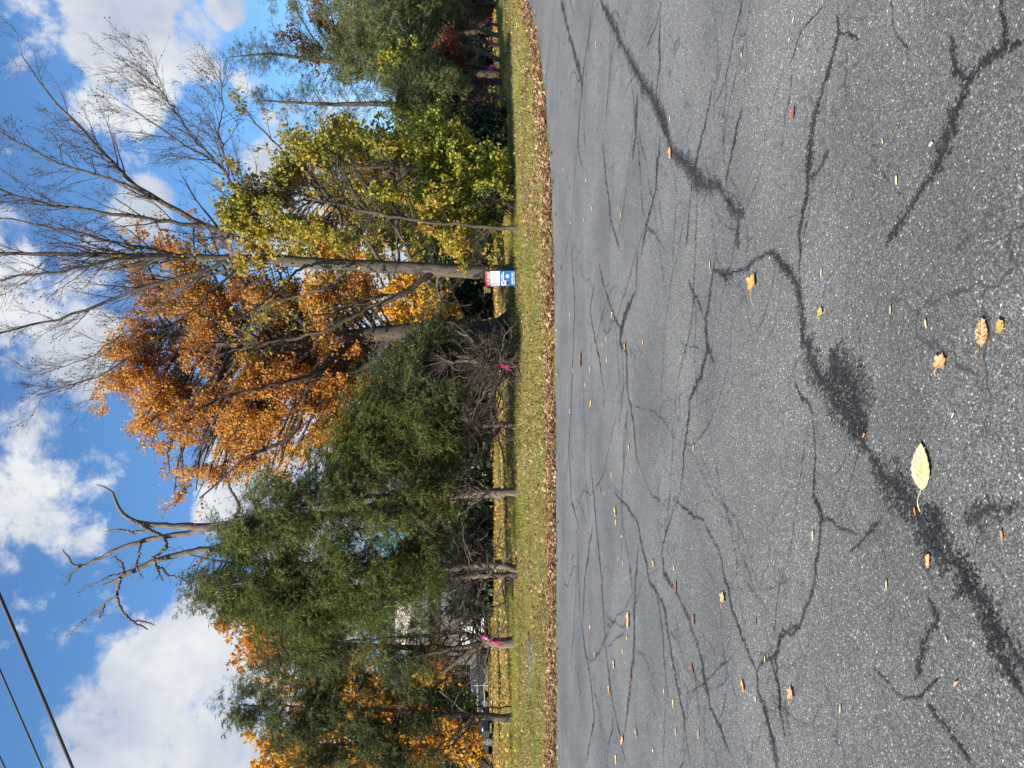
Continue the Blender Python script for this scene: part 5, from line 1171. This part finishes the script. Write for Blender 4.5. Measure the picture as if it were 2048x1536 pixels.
# ---- overhead wires
def wires():
    def at_h(x, y, z):
        d = ray(x, y); t = (z - CAM_H) / d.z; return np.array((d.x * t, d.y * t, z))
    for (p, q, z, rad, lab) in (((145, 1536), (0, 1190), 8.8, .032, 'thick black overhead cable, lowest of the three'), ((85, 1536), (0, 1340), 9.6, .019, 'thinner black overhead wire above the thick cable'), ((10, 1536), (0, 1510), 10.2, .017, 'short bit of black wire in the upper left corner')):
        A = at_h(*p, z); B = at_h(*q, z)
        if p[0] == 10:
            B = A + (at_h(0, 1340, 9.6) - at_h(85, 1536, 9.6))
        d = (B - A) / np.linalg.norm(B - A); t = np.linspace(-45, 45, 60)
        P = A[None] + d[None] * t[:, None]; P[:, 2] += .0006 * (t ** 2)
        V, Q = tubes(P[None], np.full((1, 60), rad), 6); o = mesh_np('overhead_wire', V, quads=Q, mat='wire', smooth=True); tag(o, lab, 'wire', 'overhead wires')
wires()

# =================================================================== single leaves on the road
def outline(kind, rng):
    if kind == 'oval':
        t = np.linspace(0, 1, 15); w = .32 * np.sin(math.pi * t ** .8) ** .85; 
        pts = [(x - .5, y * (1 + .05 * (-1) ** i)) for i, (x, y) in enumerate(zip(t, w))]; pts = pts + [(x, -y) for x, y in pts[::-1][1:-1]]
        return np.array(pts)
    if kind == 'maple':
        tips = [(0, .56), (.95, .5), (2.0, .36), (2.75, .17)]
        a = [0, .20, .34, .52, .74, .95, 1.12, 1.38, 1.62, 2.0, 2.3, 2.75, 3.0]; r = [.55, .42, .43, .33, .42, .53, .42, .32, .35, .40, .28, .20, .12]
        a = np.array(a); r = np.array(r) * rng.uniform(.85, 1.12, len(r))
        pts = [(q * math.cos(p), q * math.sin(p)) for p, q in zip(a, r)] + [(q * math.cos(p), -q * math.sin(p)) for p, q in zip(a[::-1][:-1], r[::-1][:-1])]
        return np.array(pts)
    if kind == 'sliver':
        return np.array([(-.5, 0), (-.25, .11), (.1, .15), (.38, .09), (.5, 0), (.35, -.1), (.05, -.13), (-.3, -.09)])
    return np.array([(-.5, .02), (-.3, .24), (0, .17), (.2, .3), (.42, .12), (.5, -.05), (.25, -.2), (.05, -.12), (-.2, -.27), (-.38, -.1)])   # curled scrap
def fallen_leaf(i, x, y, lpx, kind, mat, label, group, ang=None, curl=.12, stem=None):
    rng = np.random.default_rng(500 + i); g = GR(x, y)
    L = lpx * g[1] / math.cos(0) / F * 1.03
    ang = rng.uniform(-.9, .9) if ang is None else ang     # 0: along the picture's vertical
    pts = outline(kind, rng)
    c, s = math.cos(ang), math.sin(ang)
    pts = pts * L; P = np.stack([pts[:, 0] * c - pts[:, 1] * s, pts[:, 0] * s + pts[:, 1] * c], -1)
    r = np.linalg.norm(pts, axis=1) / L
    fold = rng.uniform(-1, 1)
    z = .006 + L * curl * (np.abs(pts[:, 1]) / L * 1.2 + .5 * r ** 2 * (1 + fold * np.sign(pts[:, 0]))) + rng.uniform(0, .1, len(pts)) * L * curl
    n = len(pts); V = np.concatenate([np.stack([P[:, 0], P[:, 1], z], -1), np.stack([P[:, 0] * .5, P[:, 1] * .5, .006 + (z - .006) * .35], -1), [[0, 0, .0065]]])
    j = np.arange(n); j2 = (j + 1) % n
    Q = np.stack([j, j2, j2 + n, j + n], -1); T = np.stack([j + n, j2 + n, np.full(n, 2 * n)], -1)
    name = 'fallen_leaf'
    big = lpx >= 22 and kind in ('maple', 'oval')
    loc = np.array((g[0], g[1], .002))
    if not big:
        o = mesh_np(name, V + 0, tris=T, quads=Q, mat=mat); o.location = loc; tag(o, label, 'leaf', group); return
    root = empty(name, loc, label, 'leaf', group)
    o = mesh_np('blade', V + loc, tris=T, quads=Q, mat=mat, parent=root, smooth=False)
    # stem and midrib
    e0 = -1 if kind == 'oval' else -1
    k = 8; t = np.linspace(0, 1, k); sl = stem if stem else .5
    bend = rng.uniform(-.25, .25)
    q = np.stack([(e0 * (.0 + t * (.5 if kind == 'oval' else .12)) ) * L, 0 * t, .004 + .006 + 0 * t], -1)
    u = np.stack([(e0 * ((.5 if kind == 'oval' else .1) + t * sl)) * L, bend * sl * L * t ** 2, .012 + .012 * np.sin(t * 3)], -1)
    for nm, pp, rr in (('stem', u, .0013),):
        W_ = np.stack([pp[:, 0] * c - pp[:, 1] * s, pp[:, 0] * s + pp[:, 1] * c, pp[:, 2]], -1) + loc
        v, f = tubes(W_[None], np.full((1, k), rr), 5); mesh_np(nm, v, quads=f, mat=mat, parent=root)
    if kind == 'oval':
        ribs = [np.stack([np.linspace(-.48, .46, k) * L, 0 * t, 0 * t], -1)]
        for a_ in np.linspace(-.3, .28, 5):
            for sg in (-1, 1): ribs.append(np.stack([(a_ + .14 * t) * L, sg * .26 * t * L * (1 - abs(a_) * .9), 0 * t], -1))
        Vs = []
        for rb in ribs:
            zc = .0085 + L * curl * (np.abs(rb[:, 1]) / L * 1.0 + .45 * (np.linalg.norm(rb[:, :2], axis=1) / L) ** 2)
            W_ = np.stack([rb[:, 0] * c - rb[:, 1] * s, rb[:, 0] * s + rb[:, 1] * c, zc], -1) + loc; Vs.append(tubes(W_[None], np.full((1, k), .0009), 4))
        v, f = merge(Vs); tag(mesh_np('veins', v, quads=f, mat='leaf_pale' if mat != 'leaf_pale' else 'leaf_vein', parent=root), kind='stuff')
NEAR = [  # x, y, length px, kind, colour, label, angle (0 = tip to the picture's top)
    (1849, 933, 95, 'oval', 'leaf_pale', 'large pale yellow oval leaf on the road beside the wide dark crack', .04),
    (1970, 664, 60, 'oval', 'leaf_speckled', 'brown speckled oval leaf on the near road', -.06),
    (2009, 653, 36, 'maple', 'leaf_gold', 'small golden maple leaf just right of the brown speckled leaf', 1.4),
    (1887, 728, 46, 'maple', 'leaf_tan', 'tan orange maple leaf left of the brown speckled leaf', -.2),
    (1509, 567, 46, 'maple', 'leaf_gold', 'golden brown maple leaf with long stem in mid road', .1),
    (1586, 1391, 34, 'maple', 'leaf_tan', 'crumpled pale tan leaf standing up on the left of the road', .3),
    (1449, 1199, 32, 'maple', 'leaf_tan', 'flat tan lobed leaf beside a thin crack on the left', .1),
    (1645, 625, 25, 'maple', 'leaf_yellow', 'small bright yellow leaf by the bend of the main crack', .2),
    (1489, 1373, 26, 'scrap', 'leaf_gold', 'golden curled leaf above the crumpled pale tan one', None),
    (1259, 1242, 36, 'scrap', 'leaf_tan', 'long tan folded leaf on the far left of the road', .0),
    (1390, 1242, 24, 'scrap', 'leaf_brown', 'brown curled leaf between two cracks on the left', None),
    (1387, 1340, 25, 'scrap', 'leaf_brown', 'dull brown leaf farther left in the same crack line', None),
    (1354, 1176, 25, 'scrap', 'leaf_brown', 'narrow brown leaf at the end of a thin crack', 0.),
    (1590, 226, 26, 'scrap', 'leaf_red', 'dark red curled leaf on the right half of the road', None),
    (1343, 306, 25, 'scrap', 'leaf_tan', 'tan pointed leaf at the dark crack on the right', .1),
    (1163, 721, 34, 'scrap', 'leaf_brown', 'dark brown long leaf near the far road edge', 0.),
    (1862, 1122, 30, 'scrap', 'leaf_tan', 'curled tan leaf with a twig beside the widest dark patch', 0.),
    (2009, 1073, 26, 'sliver', 'leaf_orange', 'orange brown curled leaf in the near left', .1),
    (1834, 1023, 20, 'sliver', 'leaf_orange', 'thin orange leaf strip on the wide dark crack', .3),
    (1777, 1171, 22, 'sliver', 'leaf_green', 'pale green leaflet left of the widest dark patch', .05),
    (1684, 1420, 20, 'sliver', 'leaf_green', 'pale green leaflet below the crumpled tan leaf', -.1),
    (1629, 1072, 22, 'sliver', 'leaf_pale', 'pale narrow seed wing in the middle left of the road', 0.),
    (1916, 1368, 21, 'sliver', 'leaf_tan', 'small tan comma shaped leaf in the near left corner', -.7),
    (1897, 1279, 14, 'sliver', 'leaf_pale', 'tiny pale scrap beside the near dark patch', .5),
    (1732, 871, 13, 'scrap', 'leaf_orange', 'tiny orange red curl in the wide dark crack', None),
    (1785, 620, 21, 'sliver', 'leaf_green', 'pale green leaflet above the tan orange maple leaf', 0.),
    (1856, 648, 21, 'sliver', 'leaf_pale', 'pale leaflet with reddish tip above the speckled leaf', .2),
    (1646, 546, 18, 'sliver', 'leaf_pale', 'pale leaflet just above the main crack bend', -.1),
    (1797, 361, 20, 'sliver', 'leaf_pale', 'pale leaflet near the right hand dark crack', 0.),
    (1769, 283, 12, 'sliver', 'leaf_pale', 'little cream leaflet in the right of the near road', .4),
    (1910, 831, 15, 'sliver', 'leaf_chip', 'whitish wood chip near the large pale leaf', -.6),
    (1867, 289, 15, 'scrap', 'leaf_chip', 'white chip beside the right hand dark crack', -1.4),
    (1389, 897, 16, 'sliver', 'leaf_green', 'green leaflet in the middle of the road', 0.),
    (1422, 531, 22, 'sliver', 'leaf_tan', 'narrow tan leaf left of the golden brown maple leaf', 0.),
    (1514, 1244, 20, 'sliver', 'leaf_red', 'reddish narrow leaf below the flat tan lobed one', 0.),
    (1224, 951, 18, 'sliver', 'leaf_yellow', 'yellow narrow leaf in the far middle of the road', 0.),
    (1183, 808, 16, 'scrap', 'leaf_yellow', 'small yellow leaf on the far road near the dark brown one', None),
    (1234, 1520, 20, 'scrap', 'leaf_yellow', 'yellow leaf at the left edge of the road', .1),
    (1399, 1469, 22, 'sliver', 'leaf_tan', 'tan narrow leaf near the left edge of the road', 0.)]
for i, (x, y, l, k, m, lab, an) in enumerate(NEAR):
    fallen_leaf(i, x, y, l, k, m, lab, 'leaves fallen on the road', an, .22 if k == 'scrap' else (.16 if k == 'maple' else .10), .9 if i == 4 else .45)
FAR = {'leaf_tan': [(1226, 630, 15), (1252, 692, 18), (1288, 686, 12), (1148, 743, 12), (1182, 739, 13), (1142, 824, 15), (1260, 896, 14), (1186, 417, 12), (1194, 88, 12), (1126, 88, 12), (1233, 1024, 22), (1234, 1045, 15), (1309, 1127, 15),
                    (1182, 1255, 14), (1230, 1331, 20), (1220, 1380, 18), (1275, 1467, 20), (1247, 1483, 26), (1354, 1464, 14), (1192, 1310, 14), (1158, 798, 9), (1128, 340, 10), (1256, 1277, 12)],
       'leaf_brown': [(1123, 536, 15), (1199, 534, 12), (1207, 806, 12), (1202, 980, 12), (1261, 1143, 13), (1206, 1157, 13), (1264, 1351, 19), (1154, 1064, 9), (1161, 1385, 12), (1124, 186, 10), (1145, 1117, 14)],
       'leaf_pale': [(1141, 629, 13), (1214, 679, 13), (1215, 720, 12), (1172, 770, 12), (1243, 430, 14), (1169, 441, 10), (1245, 1073, 10), (1238, 1117, 9), (1247, 1126, 10), (1330, 1384, 12), (1349, 1408, 18), (1350, 1138, 12), (1533, 1319, 14), (1514, 1399, 12),
                     (1308, 1502, 14), (1247, 1303, 13), (1543, 516, 9), (1486, 111, 12), (1512, 107, 8), (1505, 139, 8), (1582, 80, 11), (1590, 41, 14), (1588, 23, 8), (1206, 689, 10), (1173, 361, 9), (1142, 445, 9), (1342, 238, 13), (1210, 987, 9)]}
MARKS = [(20, 'the farthest pink tape'), (140, 'the crimson shrub'), (262, 'the dark glossy bush'), (345, 'the lime shrub'), (457, 'the slim yellow tree'), (550, 'the for sale sign'), (668, 'the orange maple trunk'), (735, 'the pink-taped dead branches'),
         (852, 'the bent trunk'), (985, 'the straight grey trunk'), (1142, 'the twin trunks'), (1284, 'the forked trunk'), (1435, 'the leftmost thick trunk'), (1540, 'the left picture edge')]
ORD = ['nearest to', 'second from', 'third from', 'fourth from', 'fifth from', 'sixth from']
KIND = {'leaf_tan': 'small tan road leaf', 'leaf_brown': 'small brown road leaf', 'leaf_pale': 'tiny pale road leaf'}
n = 100
for m, rows in FAR.items():
    cols = {}
    for x, y, l in rows: cols.setdefault(min(MARKS, key=lambda t: abs(t[0] - y))[1], []).append((x, y, l))
    for mark, rs in cols.items():
        for k, (x, y, l) in enumerate(sorted(rs)):
            lab = '%s, %s the leaf drift, opposite %s' % (KIND[m], ORD[k], mark)
            fallen_leaf(n, x, y, l, 'sliver' if m == 'leaf_pale' else 'scrap', m, lab, 'small leaves fallen on the road', None, .3); n += 1
# the thin twig lying on the road
def road_twig():
    a, b_ = GR(1845, 1123), GR(1880, 1186); rng = np.random.default_rng(3)
    P, r = resample([a, (a * 2 + b_) / 3 + np.array((.006, .004, 0)), b_], [.0022, .002, .001], 10, rng, .0015); P[:, 2] = .008
    V, Q = tubes(P[None], r[None], 5); o = mesh_np('twig', V, quads=Q, mat='twig'); tag(o, 'thin dark twig lying beside the curled tan leaf', 'twig')
road_twig()
